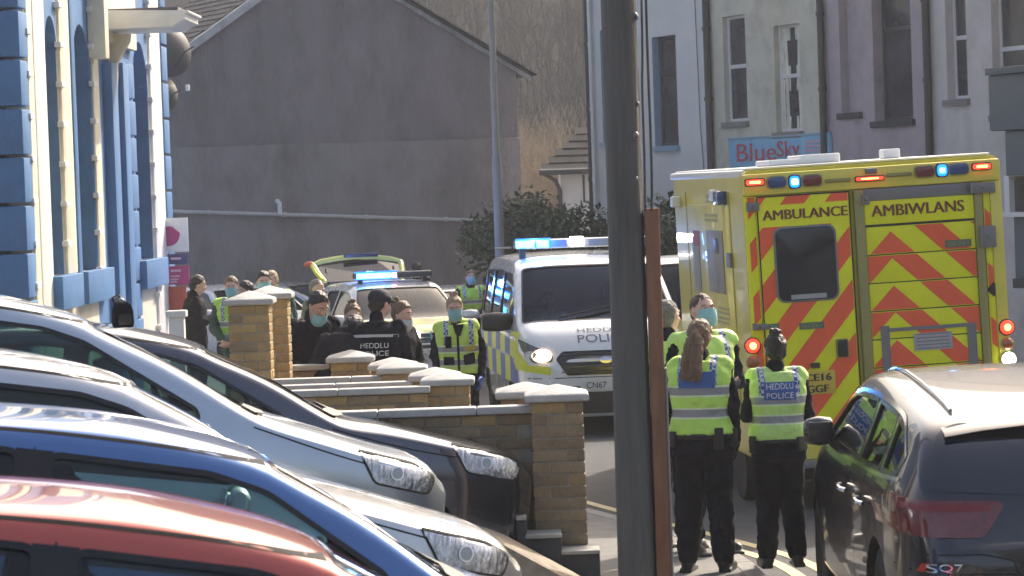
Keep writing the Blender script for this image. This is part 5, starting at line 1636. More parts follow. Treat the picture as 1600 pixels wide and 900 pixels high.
# lights along the header and at the sides
m_dkred = M('unlit_red_lens', (.16, .02, .025), .15, coat=.5)
m_dkblue = M('unlit_blue_lens', (.02, .06, .20), .15, coat=.5)
m_amber = M('unlit_amber_lens', (.38, .10, .02), .2, coat=.5)
def lamp(cx, cy, w, h, mat, core=None, name='light'):
    base = rrect(cx - w / 2 - 2, cy - h / 2 - 2, cx + w / 2 + 2, cy + h / 2 + 2, min(w, h) * .45, .031, .042, 'lamp_bezel', m_black if core else m_frame, am)
    o = rrect(cx - w / 2, cy - h / 2, cx + w / 2, cy + h / 2, min(w, h) * .45, .0425, .06, name, mat, base)
    if core: rrect(cx - w * .32, cy - h * .25, cx + w * .32, cy + h * .25, min(w, h) * .2, .0605, .064, 'light_core', core, base)
lamp(1178, 285, 27, 10, e_red, e_core); lamp(1357, 279, 42, 8, e_red, e_core); lamp(1532, 260, 27, 10, e_red, e_core)
lamp(1212, 285, 27, 18, m_dkblue); lamp(1240, 284, 14, 19, e_bdim, e_cyanw); lamp(1267, 282, 28, 18, m_dkred)
lamp(1443, 268, 28, 18, m_dkred); lamp(1470, 266, 14, 19, e_bdim, e_cyan); lamp(1496, 264, 28, 18, m_dkblue)
lamp(1308, 282, 36, 5, m_frame); lamp(1403, 273, 36, 5, m_frame)
plate(1350, 262, 1368, 272, .03, .07, 'reversing_camera', m_hing, am, bevel=.01)
def rlamp(cx, cy, r_px, mat, core, off=.013):
    c = A(cx, cy); r_ = r_px * px_m
    b = MB().lathe([(r_ * 1.2, -off), (r_ * 1.2, -off - .015), (r_ * 1.02, -off - .022), (r_ * .2, -off - .022)], (c.x, 0, c.z), 24, 'y').build('lamp_bezel', m_black if core else m_frame, am, smooth=True, angle=30)
    MB().lathe([(r_, -off - .0225), (r_ * .95, -off - .03), (r_ * .5, -off - .04), (.002, -off - .043)], (c.x, 0, c.z), 20, 'y').build('round_light', mat, b, smooth=True, angle=50)
    if core: MB().lathe([(r_ * .5, -off - .0432), (r_ * .3, -off - .047), (.002, -off - .05)], (c.x, 0, c.z), 16, 'y').build('light_core', core, b, smooth=True, angle=50)
rlamp(1175, 540, 11, e_red, e_core); rlamp(1176, 566, 9.5, m_amber, None)
rlamp(1572, 511, 11, e_red, e_core); rlamp(1573, 537, 9, m_amber, None); rlamp(1575, 561, 11, e_white, None)
# roof kit
def roofbox(x0, x1, ytop, y0, y1, name, zz=None):
    a = A(x0, 250); b = A(x1, 250); 
    MB().bb((a.x, y0, HT + .022), (b.x, y1, HT + .022 + zz)).build(name, m_roofw, am, bevel=.02, seg=3)
roofbox(1218, 1275, 0, .5, 1.2, 'roof_vent', .05); roofbox(1270, 1332, 0, .5, 1.2, 'roof_vent', .075); roofbox(1405, 1432, 0, .6, .8, 'roof_aerial', .08)
# left flank
def splate(x0, y0, x1, y1, off0, off1, name, mat, par=am, bevel=.004):
    a = AS(x0, (y0 + y1) / 2); b = AS(x1, (y0 + y1) / 2); c = AS((x0 + x1) / 2, y0); d_ = AS((x0 + x1) / 2, y1)
    return MB().bb((-hw - off1, min(a.y, b.y), d_.z), (-hw - off0, max(a.y, b.y), c.z)).build(name, mat, par, bevel=bevel)
m_frost = M('frosted_side_window', (.27, .26, .25), .5, var=.35, vs_=9, stretch=(1, 1, .4))
m_faint = M('faint_green_lettering', (.42, .40, .16), .6)
sp_ = splate(1083, 320, 1146, 520, .001, .012, 'side_door', m_amby)
for x in (1081, 1148): splate(x, 300, x + 1.2, 640, .001, .004, 'panel_seam', m_frame, am, bevel=0)
splate(1087, 370, 1097, 455, .0125, .018, 'side_window', m_frost, sp_); splate(1087, 360, 1096, 384, .0185, .021, 'red_marker', M('dull_red_marker', (.35, .07, .07), .5), sp_, bevel=0)
sw_ = splate(1109, 360, 1134, 457, .0125, .020, 'side_window', m_frost, sp_)
splate(1119, 372, 1126, 396, .0205, .024, 'handle', m_black, sp_)
for yy in (305, 312, 334, 341): splate(1103, yy, 1123, yy + 5, .0125 if yy > 319 else .001, .0145 if yy > 319 else .003, 'faint_lettering', m_faint, am, bevel=0)
splate(1140, 395, 1146, 418, .0125, .03, 'door_lock', m_hing, sp_)
for yy in (480, 487, 495, 502): splate(1125, yy, 1142, yy + 4, .0125, .0145, 'faint_lettering', m_faint, sp_, bevel=0)
splate(1130, 525, 1150, 575, .001, .006, 'green_panel', M('dark_green_panel', (.05, .16, .07), .5), am, bevel=0)
lq_ = AS(1062, 315); MB().box((-hw - .04, lq_.y, lq_.z), (.08, .16, .10)).build('marker_lamp', m_roofw, am, bevel=.02)
lq_ = AS(1132, 309); MB().box((-hw - .04, lq_.y, lq_.z), (.08, .25, .12)).build('marker_lamp', m_dkblue, am, bevel=.02)
lq_ = AS(1130, 309); MB().box((-hw - .03, lq_.y + .3, lq_.z + .02), (.06, .25, .10)).build('marker_lamp', m_roofw, am, bevel=.02)
splate(1060, 560, 1160, 566, .001, .01, 'rub_strip', m_frame, am)
# underbody, step, wheels, cab in front
MB().bb((-hw + .05, -.16, zbot - .06), (hw - .05, .03, zbot - .003)).build('rear_step', m_hing, am, bevel=.01)
MB().bb((-.7, .1, .25), (.7, LEN + 1, zbot - .005)).build('chassis', m_trim, am)
for y, dual in ((1.15, True), (4.95, False)):
    for sg_ in (-1, 1):
        r_ = .36
        w_ = MB().lathe([(r_ * .62, -.12), (r_ * .95, -.12), (r_, -.08), (r_, .08), (r_ * .95, .12), (r_ * .62, .12)], (0, 0, 0), 28, 'x').build('wheel', m_tyre, am, smooth=True, angle=40)
        w_.location = (sg_ * (hw - .14), y, r_)
        MB().lathe([(r_ * .62, sg_ * .10), (r_ * .5, sg_ * .04), (.08, sg_ * .05), (.02, sg_ * .09)], (0, 0, 0), 20, 'x').build('rim', m_rim, w_, smooth=True)
cab_sh = Shape([(0, 2.3), (.15, 2.36), (.8, 2.2), (1.4, 1.6), (1.6, 1.35), (2.0, 1.2), (2.2, .95)], [(0, .98), (1.5, .98), (2.2, .78)], [(0, 1.3), (2.2, .9)], .35, .15, .08)
cb = link('cab', cab_sh.mesh('cab', m_amby, n=30), am)
cb.matrix_local = Matrix.Translation((0, LEN - .02, 0)) @ Matrix.Rotation(R(90), 4, 'Z')
cbv = bvh_of(cb.data)
for sd_ in 'LR':
    V, F = patch2d([(p.x, p.y) for p in round_poly([Vector((.1, 1.38, 0)), Vector((.12, 2.05, 0)), Vector((.75, 1.98, 0)), Vector((1.3, 1.45, 0)), Vector((1.3, 1.38, 0))], .06)], .1)
    project(V, F, sframe(sd_), cbv, .004).build('cab_window', m_amwin, cb, smooth=True)
V, F = patch2d([(.85, -.7), (.85, .7), (1.5, .82), (1.5, -.82)], .1)
project(V, F, sframe('T'), cbv, .004).build('windscreen', m_amwin, cb, smooth=True)

rv = MB().lathe([(.007, 0), (.006, -.003), (.001, -.004)], (0, 0, 0), 8, 'y').mesh('rivet', m_hing, smooth=True)
for x in (xm1 + .02, xs1 + .03):
    z = zbot + .35
    while z < hz - .05:
        o = link('rivet', rv, am); o.location = (x, -.0405 if x < 0.5 else -.0455, z); z += .14
for (a_, b_) in ((xl - .004, xm0 + .004),):
    for z in (zbot + .262, hz - .012): MB().bb((a_, -.0325, z - .006), (b_, -.0305, z + .006)).build('door_seal', m_black, am)
    for x in (a_ + .002, b_ - .004): MB().bb((x - .006, -.0322, zbot + .27), (x + .006, -.0305, hz - .02)).build('door_seal', m_black, am)
# ================================================================ PEOPLE
REM = []; LATER = []
def caps(mb, a, b, r0, r1, n=12, flat=1.0):
    a, b = Vector(a), Vector(b)
    mb.tube([a, a.lerp(b, .5), b], [r0, (r0 + r1) / 2, r1], n)
    mb.ball(a, r0, n, 8); mb.ball(b, r1, n, 8)
def remesh(mb, name, mat, parent, vox, smooth=4, disp=0.0, dsize=.12):
    o = link(name, mb.mesh(name, mat), parent)
    m = o.modifiers.new('r', 'REMESH'); m.mode = 'VOXEL'; m.voxel_size = vox
    s = o.modifiers.new('s', 'SMOOTH'); s.iterations = smooth; s.factor = .5
    if disp:
        tx = bpy.data.textures.get('fold_%d' % int(dsize * 100)) or bpy.data.textures.new('fold_%d' % int(dsize * 100), 'CLOUDS')
        tx.noise_scale = dsize
        d_ = o.modifiers.new('d', 'DISPLACE'); d_.texture = tx; d_.strength = disp; d_.mid_level = .5
        d_.texture_coords = 'LOCAL'
    REM.append(o)
    return o
def finalize():
    dg = bpy.context.evaluated_depsgraph_get(); dg.update()
    for o in REM:
        me = bpy.data.meshes.new_from_object(o.evaluated_get(dg))
        me.shade_smooth()
        if not me.materials: me.materials.append(o.data.materials[0])
        if me.materials[0] is None: me.materials[0] = o.data.materials[0]
        LATER_M.append((o, me))
    for o, me in LATER_M:
        o.modifiers.clear(); o.data = me
LATER_M = []; HCUT = []
m_skin = M('skin', (0.58, 0.35, 0.26), .5, var=.08, vs_=20)
m_skin.node_tree.nodes['Principled BSDF'].inputs['Subsurface Weight'].default_value = .0
m_skinp = M('pink_skin', (0.68, 0.41, 0.33), .5, var=.08, vs_=20)
m_dark = M('dark_navy_cloth', (0.008, 0.0095, 0.017), .95, spec=.15, var=.3, vs_=8, bump=.5, bs=22)
m_darkj = M('black_jacket_cloth', (0.008, 0.009, 0.015), .9, spec=.2, var=.3, vs_=7, bump=.6, bs=16)
m_green = M('dark_green_cloth', (0.03, 0.08, 0.055), .85, var=.2, bump=.4, bs=20)
m_grayc = M('grey_cloth', (0.12, 0.11, 0.11), .85, var=.2, bump=.4, bs=20)
m_boot = M('boot_leather', (0.012, 0.012, 0.013), .4)
m_glove = M('black_glove', (0.015, 0.015, 0.017), .6)
m_gloveb = M('blue_nitrile_glove', (0.04, 0.10, 0.45), .45)
m_mask = M('surgical_mask', (0.26, 0.52, 0.58), .8, var=.06, vs_=12, bump=.2, bs=60)
m_maskin = M('white_mask', (0.60, 0.62, 0.64), .8)
m_hbrown = M('brown_hair', (0.12, 0.065, 0.035), .5, var=.6, vs_=9, col2=(0.26, 0.16, 0.09), stretch=(9, 9, .7), bump=.9, bs=14)
m_hdark = M('dark_hair', (0.012, 0.009, 0.008), .45, var=.4, vs_=9, stretch=(6, 6, .8), bump=.8, bs=16)
m_hgrey = M('grey_hair', (0.22, 0.21, 0.20), .7, var=.5, vs_=20, col2=(0.12, 0.10, 0.09), bump=.7, bs=40)
m_hfair = M('fair_hair', (0.30, 0.20, 0.11), .6, var=.6, col2=(.48, .36, .22), vs_=10, stretch=(6, 6, .8), bump=.8, bs=18)
m_hcrop = M('cropped_brown_hair', (0.10, 0.065, 0.045), .7, var=.5, vs_=25, bump=.7, bs=60)
m_cap_ = M('navy_cap_cloth', (0.010, 0.012, 0.028), .8, bump=.2)
m_eye = M('eye_white', (.6, .6, .58), .3); m_iris = M('dark_iris', (.03, .02, .015), .2)
m_lips = M('lips', (.42, .16, .14), .5)
def vest_mat(name, k, z1, z2, strapx, dirty=.1, lime=(0.52, 0.82, 0.12)):
    """flat print of a hi-vis vest: lime cloth, two grey reflective bands, chequered shoulder tapes"""
    m = bpy.data.materials.new(name); m.use_nodes = True; nt = m.node_tree; b = nt.nodes['Principled BSDF']; b.inputs['Roughness'].default_value = .6
    tc = nt.nodes.new('ShaderNodeTexCoord'); sp_ = nt.nodes.new('ShaderNodeSeparateXYZ'); nt.links.new(tc.outputs['Object'], sp_.inputs[0])
    def math_(op, a, bb=None):
        n = nt.nodes.new('ShaderNodeMath'); n.operation = op
        for i, v in enumerate((a, bb)):
            if v is None: continue
            if isinstance(v, (int, float)): n.inputs[i].default_value = v
            else: nt.links.new(v, n.inputs[i])
        return n.outputs[0]
    def band(src, lo, hi): return math_('MULTIPLY', math_('GREATER_THAN', src, lo), math_('LESS_THAN', src, hi))
    Z = sp_.outputs['Z']; X = math_('ABSOLUTE', sp_.outputs['X'])
    def mix(f, a, bb):
        n = nt.nodes.new('ShaderNodeMixRGB'); nt.links.new(f, n.inputs[0])
        for i, v in ((1, a), (2, bb)):
            if isinstance(v, tuple): n.inputs[i].default_value = (*v, 1)
            else: nt.links.new(v, n.inputs[i])
        return n.outputs[0]
    nz = nt.nodes.new('ShaderNodeTexNoise'); nz.inputs['Scale'].default_value = 9; nz.inputs['Detail'].default_value = 6; nt.links.new(tc.outputs['Object'], nz.inputs['Vector'])
    base = mix(nz.outputs['Fac'], tuple(c * .78 for c in lime), tuple(min(1, c * 1.15 + .03) for c in lime))
    ch = nt.nodes.new('ShaderNodeTexChecker'); ch.inputs['Scale'].default_value = 42; ch.inputs['Color1'].default_value = (.05, .09, .28, 1); ch.inputs['Color2'].default_value = (.55, .58, .62, 1)
    nt.links.new(tc.outputs['Object'], ch.inputs['Vector'])
    tape = math_('MULTIPLY', band(X, strapx * k, (strapx + .045) * k), math_('GREATER_THAN', Z, (z2 + .05) * k))
    col = mix(tape, base, ch.outputs[0])
    pale = (.72, .85, .52)
    col = mix(band(Z, (z1 - .012) * k, (z1 + .062) * k), col, pale)
    col = mix(band(Z, (z2 - .012) * k, (z2 + .062) * k), col, pale)
    col = mix(band(Z, z1 * k, (z1 + .05) * k), col, (.30, .31, .31))
    col = mix(band(Z, z2 * k, (z2 + .05) * k), col, (.30, .31, .31))
    nt.links.new(col, b.inputs['Base Color'])
    n3 = nt.nodes.new('ShaderNodeTexNoise'); n3.inputs['Scale'].default_value = 11; nt.links.new(tc.outputs['Object'], n3.inputs['Vector'])
    bp = nt.nodes.new('ShaderNodeBump'); bp.inputs['Strength'].default_value = .7; bp.inputs['Distance'].default_value = .04
    nt.links.new(n3.outputs['Fac'], bp.inputs['Height']); nt.links.new(bp.outputs[0], b.inputs['Normal'])
    return m
# one hand, modelled once: palm, four bent fingers, thumb from the side; it hangs down, palm towards +X, thumb forward (+Y)
def make_hand():
    mb = MB()
    mb.ball((0, 0, -.045), (.015, .040, .05), 14, 10); mb.ball((.004, 0, -.075), (.014, .041, .022), 14, 8)
    caps(mb, (0, 0, .02), (0, 0, -.03), .024, .027)
    for i, (y, L) in enumerate(((.030, .072), (.010, .082), (-.011, .076), (-.030, .060))):
        p = Vector((.004, y, -.088)); a = .18 + .05 * i
        for j, (fr_, da) in enumerate(((.45, .25), (.30, .35), (.25, .25))):
            q = p + Vector((math.sin(a), (y * .25), -math.cos(a))).normalized() * L * fr_
            caps(mb, p, q, .0088 - .001 * j, .0080 - .001 * j, 8); p = q; a += da
    p = Vector((.004, .034, -.035))
    for d_, L, r_ in ((Vector((.25, .75, -.6)), .034, .012), (Vector((.35, .45, -.8)), .030, .010), (Vector((.4, .1, -.9)), .024, .009)):
        q = p + d_.normalized() * L; caps(mb, p, q, r_, r_ * .88, 8); p = q
    o = link('hand', mb.mesh('hand'), None)
    m = o.modifiers.new('r', 'REMESH'); m.mode = 'VOXEL'; m.voxel_size = .0036
    s = o.modifiers.new('s', 'SMOOTH'); s.iterations = 2
    dg = bpy.context.evaluated_depsgraph_get(); dg.update()
    me = bpy.data.meshes.new_from_object(o.evaluated_get(dg)); me.shade_smooth()
    bpy.data.objects.remove(o)
    return me
HAND0 = make_hand(); HANDS = {}
def hand_for(mat):
    if mat.name not in HANDS:
        me = HAND0.copy(); me.materials.clear(); me.materials.append(mat); HANDS[mat.name] = me
    return HANDS[mat.name]

def person(label, px, d, yaw, h, top='jacket', topm=None, legm=None, vest=None, hair=('short', None), mask=None, skin=None,
           arms='down', lean=0.0, twist=0.0, head_t=(0, 0), fem=False, vox=.011, stance=.10, legs='stand', glove=None, group=None,
           loc=None, cap_=None, zoff=None, lean_side=0.0, wide=1.0, stride=0.0):
    topm = topm or m_darkj; legm = legm or m_dark; skin = skin or m_skin
    k = h / 1.75
    p = P(px, 500, d)
    gz = zp(p.x, d) if zoff is None else zoff
    pos = loc if loc else (p.x, d, gz)
    t = thing('person', label, 'person', pos, yaw, group)
    # skeleton
    J = dict(pelvis=(0, 0, .95), chest=(0, 0, 1.27), neck=(0, -.012, 1.475), head=(0, .018, 1.62))
    sx = .165 if fem else .185
    for s_, n_ in ((-1, 'l'), (1, 'r')):
        J['sh' + n_] = (s_ * sx, -.01, 1.415)
        if arms == 'down': J['el' + n_] = (s_ * (sx + .06), -.03, 1.14); J['wr' + n_] = (s_ * (sx + .055), .05, .90); 
        elif arms == 'folded': J['el' + n_] = (s_ * (sx + .07), -.02, 1.13); J['wr' + n_] = (s_ * .03, .20, 1.14)
        elif arms == 'phone': J['el' + n_] = (s_ * (sx + .03), .02, 1.14); J['wr' + n_] = (s_ * .07, .26, 1.22)
        elif arms == 'work': J['el' + n_] = (s_ * (sx + .07), .04, 1.14); J['wr' + n_] = (s_ * .10, .26, 1.02)
        elif arms == 'drive': J['el' + n_] = (s_ * (sx + .05), .14, 1.17); J['wr' + n_] = (s_ * .14, .40, 1.24)
        elif arms == 'walk': J['el' + n_] = (s_ * (sx + .075), -.04 + s_ * .02, 1.15); J['wr' + n_] = (s_ * (sx + (.045 if s_ < 0 else .02)), .09 - s_ * .03, .93)
        elif arms == 'wone': J['el' + n_] = (s_ * (sx + .065), -.04, 1.14); J['wr' + n_] = (s_ * (sx + .06), .03, .91) if s_ > 0 else (s_ * .06, .2, 1.12)
        if legs == 'stand':
            J['hp' + n_] = (s_ * .088, 0, .90); J['kn' + n_] = (s_ * (stance * .9), .015 + stride * s_ * .6, .49); J['an' + n_] = (s_ * (stance + .01), -.03 + stride * s_, .085)
            J['to' + n_] = (s_ * (stance + .035), .13 + stride * s_, .035)
        else:
            J['hp' + n_] = (s_ * .09, 0, .90); J['kn' + n_] = (s_ * .14, .44, .94); J['an' + n_] = (s_ * .14, .50, .50); J['to' + n_] = (s_ * .14, .68, .46)
    if arms == 'wone': pass
    J = {a: Vector(b) * k for a, b in J.items()}
    M_up = Matrix.Translation(J['pelvis']) @ Matrix.Rotation(twist, 4, 'Z') @ Matrix.Rotation(-lean, 4, 'X') @ Matrix.Rotation(lean_side, 4, 'Y') @ Matrix.Translation(-J['pelvis'])
    up_ = ['chest', 'neck', 'head'] + [a + b for a in ('sh', 'el', 'wr') for b in 'lr']
    for a in up_: J[a] = M_up @ J[a]
    R_up = M_up.to_3x3()
    HR = R_up @ Matrix.Rotation(head_t[1], 3, 'Z') @ Matrix.Rotation(-head_t[0], 3, 'X')
    hc = J['neck'] + HR @ (Vector((0, .03, .145)) * k)
    hx = lambda v: hc + HR @ (Vector(v) * k)
    # ---- skin body, one surface
    b = MB()
    def ell(mb, c, r_, M_=None): mb.ball(c, tuple(x * k for x in r_), 16, 12, M_)
    ell(b, hx((0, -.012, .018)), (.075, .093, .098), HR); ell(b, hx((0, .022, -.035)), (.057, .066, .078), HR); ell(b, hx((0, .045, -.075)), (.030, .035, .028), HR)
    caps(b, hx((0, .078, .012)), hx((0, .102, -.022)), .010 * k, .016 * k, 10)                     # nose
    for s_ in (-1, 1):
        ell(b, hx((s_ * .074, -.005, -.005)), (.011, .020, .032), HR)                               # ears
        ell(b, hx((s_ * .030, .076, .032)), (.024, .012, .008), HR)                                 # brow
        ell(b, hx((s_ * .036, .062, -.022)), (.022, .022, .020), HR)                                # cheek
    ell(b, hx((0, .086, -.056)), (.024, .010, .007), HR)
    caps(b, J['neck'] - Vector((0, 0, .05 * k)), hx((0, -.01, -.05)), .056 * k, .052 * k)
    def torso(mb, ex=0.0, z0=.86, z1=1.46, wmul=1.0, belly=0.0):
        hip = .170 if fem else .158
        prof = [(.84, hip * .98, .112), (.92, hip * 1.03, .118), (1.0, hip * .95, .112), (1.09, .140 if fem else .150, .102), (1.2, .152 if fem else .165, .112), (1.31, .162 if fem else .180, .120), (1.39, .160 if fem else .178, .105), (1.44, .115, .085), (1.475, .070, .068)]
        rings = []
        zz = [z0 + (z1 - z0) * i / 14 for i in range(15)]
        for z in zz:
            rx = np.interp(z, [q[0] for q in prof], [q[1] for q in prof]) * wmul + ex; ry = np.interp(z, [q[0] for q in prof], [q[2] for q in prof]) * (1 + (wmul - 1) * .5) + ex
            ring = []
            for i in range(24):
                a = 2 * PI * i / 24
                e = .82
                x = math.copysign(abs(math.cos(a)) ** e, math.cos(a)) * rx; y = math.copysign(abs(math.sin(a)) ** e, math.sin(a)) * ry
                v = Vector((x, y - .008, z)) * k
                w_ = min(1, max(0, (z - .95) / .12))
                v = v.lerp(M_up @ v, w_)
                ring.append(v)
            rings.append(ring)
        mb.loft(rings)
    torso(b, -.015)
    for n_ in 'lr':
        caps(b, J['sh' + n_], J['el' + n_], .042 * k, .036 * k); caps(b, J['el' + n_], J['wr' + n_], .036 * k, .026 * k)
        caps(b, J['hp' + n_], J['kn' + n_], .072 * k, .052 * k); caps(b, J['kn' + n_], J['an' + n_], .050 * k, .034 * k)
    remesh(b, 'body', skin, t, vox * .85, 2)
    # ---- trousers and boots
    tr = MB()
    torso(tr, .012, .80, 1.0, wide)
    for s_, n_ in ((-1, 'l'), (1, 'r')):
        caps(tr, J['hp' + n_] + Vector((0, 0, .02)), J['kn' + n_], .098 * k * wide, .077 * k * wide); caps(tr, J['kn' + n_], J['an' + n_] + Vector((0, 0, .03)), .077 * k * wide, .066 * k * wide)
        caps(tr, J['an' + n_] + Vector((0, .01, .06)) , J['an' + n_] + Vector((0, .005, .10)), .078 * k, .070 * k)
        ft = MB(); caps(ft, J['an' + n_] + Vector((0, -.02, -.02)) * k, J['to' + n_], .048 * k, .042 * k)
        caps(ft, J['an' + n_] + Vector((0, 0, .05)) * k, J['an' + n_], .05 * k, .05 * k)
        if legs == 'stand':
            mid = (J['an' + n_] + J['to' + n_]) / 2; ft.box((mid.x, mid.y + .005, .012), (.088 * k, .27 * k, .024))
        remesh(ft, 'boot', m_boot, t, .009, 2)
    remesh(tr, 'trousers', legm, t, vox, 2, .036 * k, .07)
    # ---- jacket
    jk = MB()
    torso(jk, .016 if top == 'jacket' else .006, .88 if top == 'jacket' else .93, 1.455, wide)
    sl = .012 if top == 'jacket' else .0
    for n_ in 'lr':
        caps(jk, J['sh' + n_], J['el' + n_], (.060 + sl) * k, (.050 + sl) * k); caps(jk, J['el' + n_], J['wr' + n_], (.050 + sl) * k, (.037 + sl * .6) * k)
    caps(jk, J['neck'] - R_up @ Vector((0, 0, .05)) * k, J['neck'] + R_up @ Vector((0, 0, .025)) * k, .078 * k, .066 * k)
    remesh(jk, 'jacket' if top == 'jacket' else 'shirt', topm, t, vox, 2, .032 * k, .06)
    # ---- hands
    for s_, n_ in ((-1, 'l'), (1, 'r')):
        dv = (J['wr' + n_] - J['el' + n_]).normalized()
        o = link('hand', hand_for(glove or skin), t)
        z_ = -dv; y_ = Vector((0, 1, 0)) if abs(dv.y) < .8 else Vector((0, 0, 1))
        x_ = y_.cross(z_).normalized(); y_ = z_.cross(x_)
        mm = Matrix((x_, y_, z_)).transposed().to_4x4()
        if s_ > 0: mm = mm @ Matrix.Scale(-1, 4, (1, 0, 0))
        mm = Matrix.Translation(J['wr' + n_] + dv * .012) @ mm @ Matrix.Scale(k, 4)
        o.matrix_local = mm
    # ---- vest
    if vest:
        v_ = MB(); torso(v_, .034, .955, 1.455, wide)
        for s_, n_ in ((-1, 'l'), (1, 'r')):
            a = J['sh' + n_]; caps(v_, a + R_up @ Vector((-s_ * .09, 0, -.0)) * k, a + R_up @ Vector((-s_ * .005, 0, .0)) * k, .082 * k, .078 * k)
        vo = remesh(v_, 'hi_vis_vest', vest, t, vox, 2, .022 * k, .08)
        t['_v'] = 1
        return_v = vo
    else: return_v = None
    # ---- hair
    hm = hair[1]
    if hair[0] != 'none' and hm:
        hb = MB()
        ex = .003 if hair[0] == 'crop' else (.008 if hair[0] == 'short' else .009)
        front = .030
        ell(hb, hx((0, -.018, .026)), (.075 + ex, .091 + ex, .092 + ex), HR)
        ell(hb, hx((0, -.045, -.012)), (.068 + ex, .062 + ex, .070 + ex), HR)
        # hairline: nothing over the face
        if hair[0] in ('bun', 'pony'):
            pass
        if hair[0] == 'bun':
            ell(hb, hx((-.012, -.05, .122)), (.038, .034, .024), HR); ell(hb, hx((.026, -.045, .136)), (.024, .022, .016), HR); ell(hb, hx((-.024, -.045, .146)), (.020, .020, .014), HR); ell(hb, hx((.006, -.05, .150)), (.016, .014, .012), HR)
        if hair[0] == 'bunback':
            ell(hb, hx((0, -.115, .075)), (.042, .036, .042), HR); ell(hb, hx((.01, -.10, .12)), (.03, .03, .03), HR)
        if hair[0] == 'pony':
            caps(hb, hx((0, -.10, .03)), hx((-.01, -.135, .0)), .036 * k, .040 * k)
            path = [(-.01, -.125, .0), (-.02, -.165, -.08), (-.03, -.185, -.17), (-.035, -.195, -.27), (-.03, -.19, -.37)]
            for off in (-.030, -.012, .010, .028):
                pts = [hx((a + off * (1 + .2 * i), b_ + .006 * math.sin(i + off * 90), c - .25 * abs(off))) for i, (a, b_, c) in enumerate(path)]
                hb.tube(pts, [.032 * k, .036 * k, .036 * k, .030 * k, .014 * k], 10)
        o = remesh(hb, 'hair', hm, t, vox * .8, 1, .022, .035)
        if not cap_ or True: HCUT.append((o, hx((0, .026, .03)), HR @ Vector((0, .80, -.60))))
    if cap_:
        cb_ = MB(); ell(cb_, hx((0, -.015, .045)), (.092, .112, .086), HR); cb_.loft([[hx((.094 * math.cos(a), -.012 + .114 * math.sin(a), z)) for a in [2 * PI * i / 24 for i in range(24)]] for z in (.025, .055)])
        rings = [[hx((.075 * math.cos(a) , .09 + .075 * abs(math.sin(a)) , z)) for a in [PI * i / 12 for i in range(13)]] for z in (.030, .040)]
        cb_.loft([r_ + [] for r_ in rings])
        remesh(cb_, 'cap', cap_, t, vox * .8, 2)
    # ---- eyes, mask
    for s_ in (-1, 1):
        e_ = MB().ball(hx((s_ * .030, .078, .012)), .0105 * k, 10, 8).build('eye', m_eye, t, smooth=True)
        MB().ball(hx((s_ * .030, .0865, .012)), .0050 * k, 8, 6).build('iris', m_iris, e_, smooth=True)
        MB().tube([hx((s_ * .014, .086, .034)), hx((s_ * .030, .088, .040)), hx((s_ * .048, .078, .034))], .004 * k, 6).build('eyebrow', m_hcrop, t, smooth=True)
    if mask:
        dz = -.045 if mask[1] == 'chin' else 0
        g = MB(); nu, nv = 14, 8
        for lay in (0, .003):
            for j in range(nv + 1):
                for i in range(nu + 1):
                    a = -1.15 + 2.3 * i / nu; v = j / nv
                    zz = .002 - .108 * v + dz
                    bul = .013 * math.sin(PI * v) + .002 * math.sin(v * 22) * (1 - abs(a) / 1.3)
                    rad = .072 + bul * (1 - abs(a) / 1.6) + lay - (.012 * (v - .6) if v > .6 else 0)
                    g.v.append(hx((rad * math.sin(a) * .98, .024 + (rad + .012) * math.cos(a) * 1.03 - (.02 * max(0, v - .6)), zz + .012 * math.cos(a) * (1 - v))))
        n1 = (nu + 1) * (nv + 1)
        for L_ in (0, 1):
            for j in range(nv):
                for i in range(nu):
                    o_ = L_ * n1 + j * (nu + 1) + i; g.f.append((o_, o_ + 1, o_ + nu + 2, o_ + nu + 1))
        g.f = [f for f in g.f]
        mo = g.build('face_mask', mask[0], t, smooth=True, angle=80)
        for s_ in (-1, 1):
            MB().tube([hx((s_ * .066, .055, -.01 + dz)), hx((s_ * .078, .02, .0 + dz * .5)), hx((s_ * .084, -.015, .0)), hx((s_ * .078, .02, -.04 + dz * .5)), hx((s_ * .062, .05, -.08 + dz))], .0018, 5).build('ear_loop', m_maskin, mo)
    else:
        MB().ball(hx((0, .092, -.056)), (.018 * k, .006 * k, .005 * k), 10, 6, HR).build('lips', m_lips, t, smooth=True)
    return t, return_v, k, J, hx
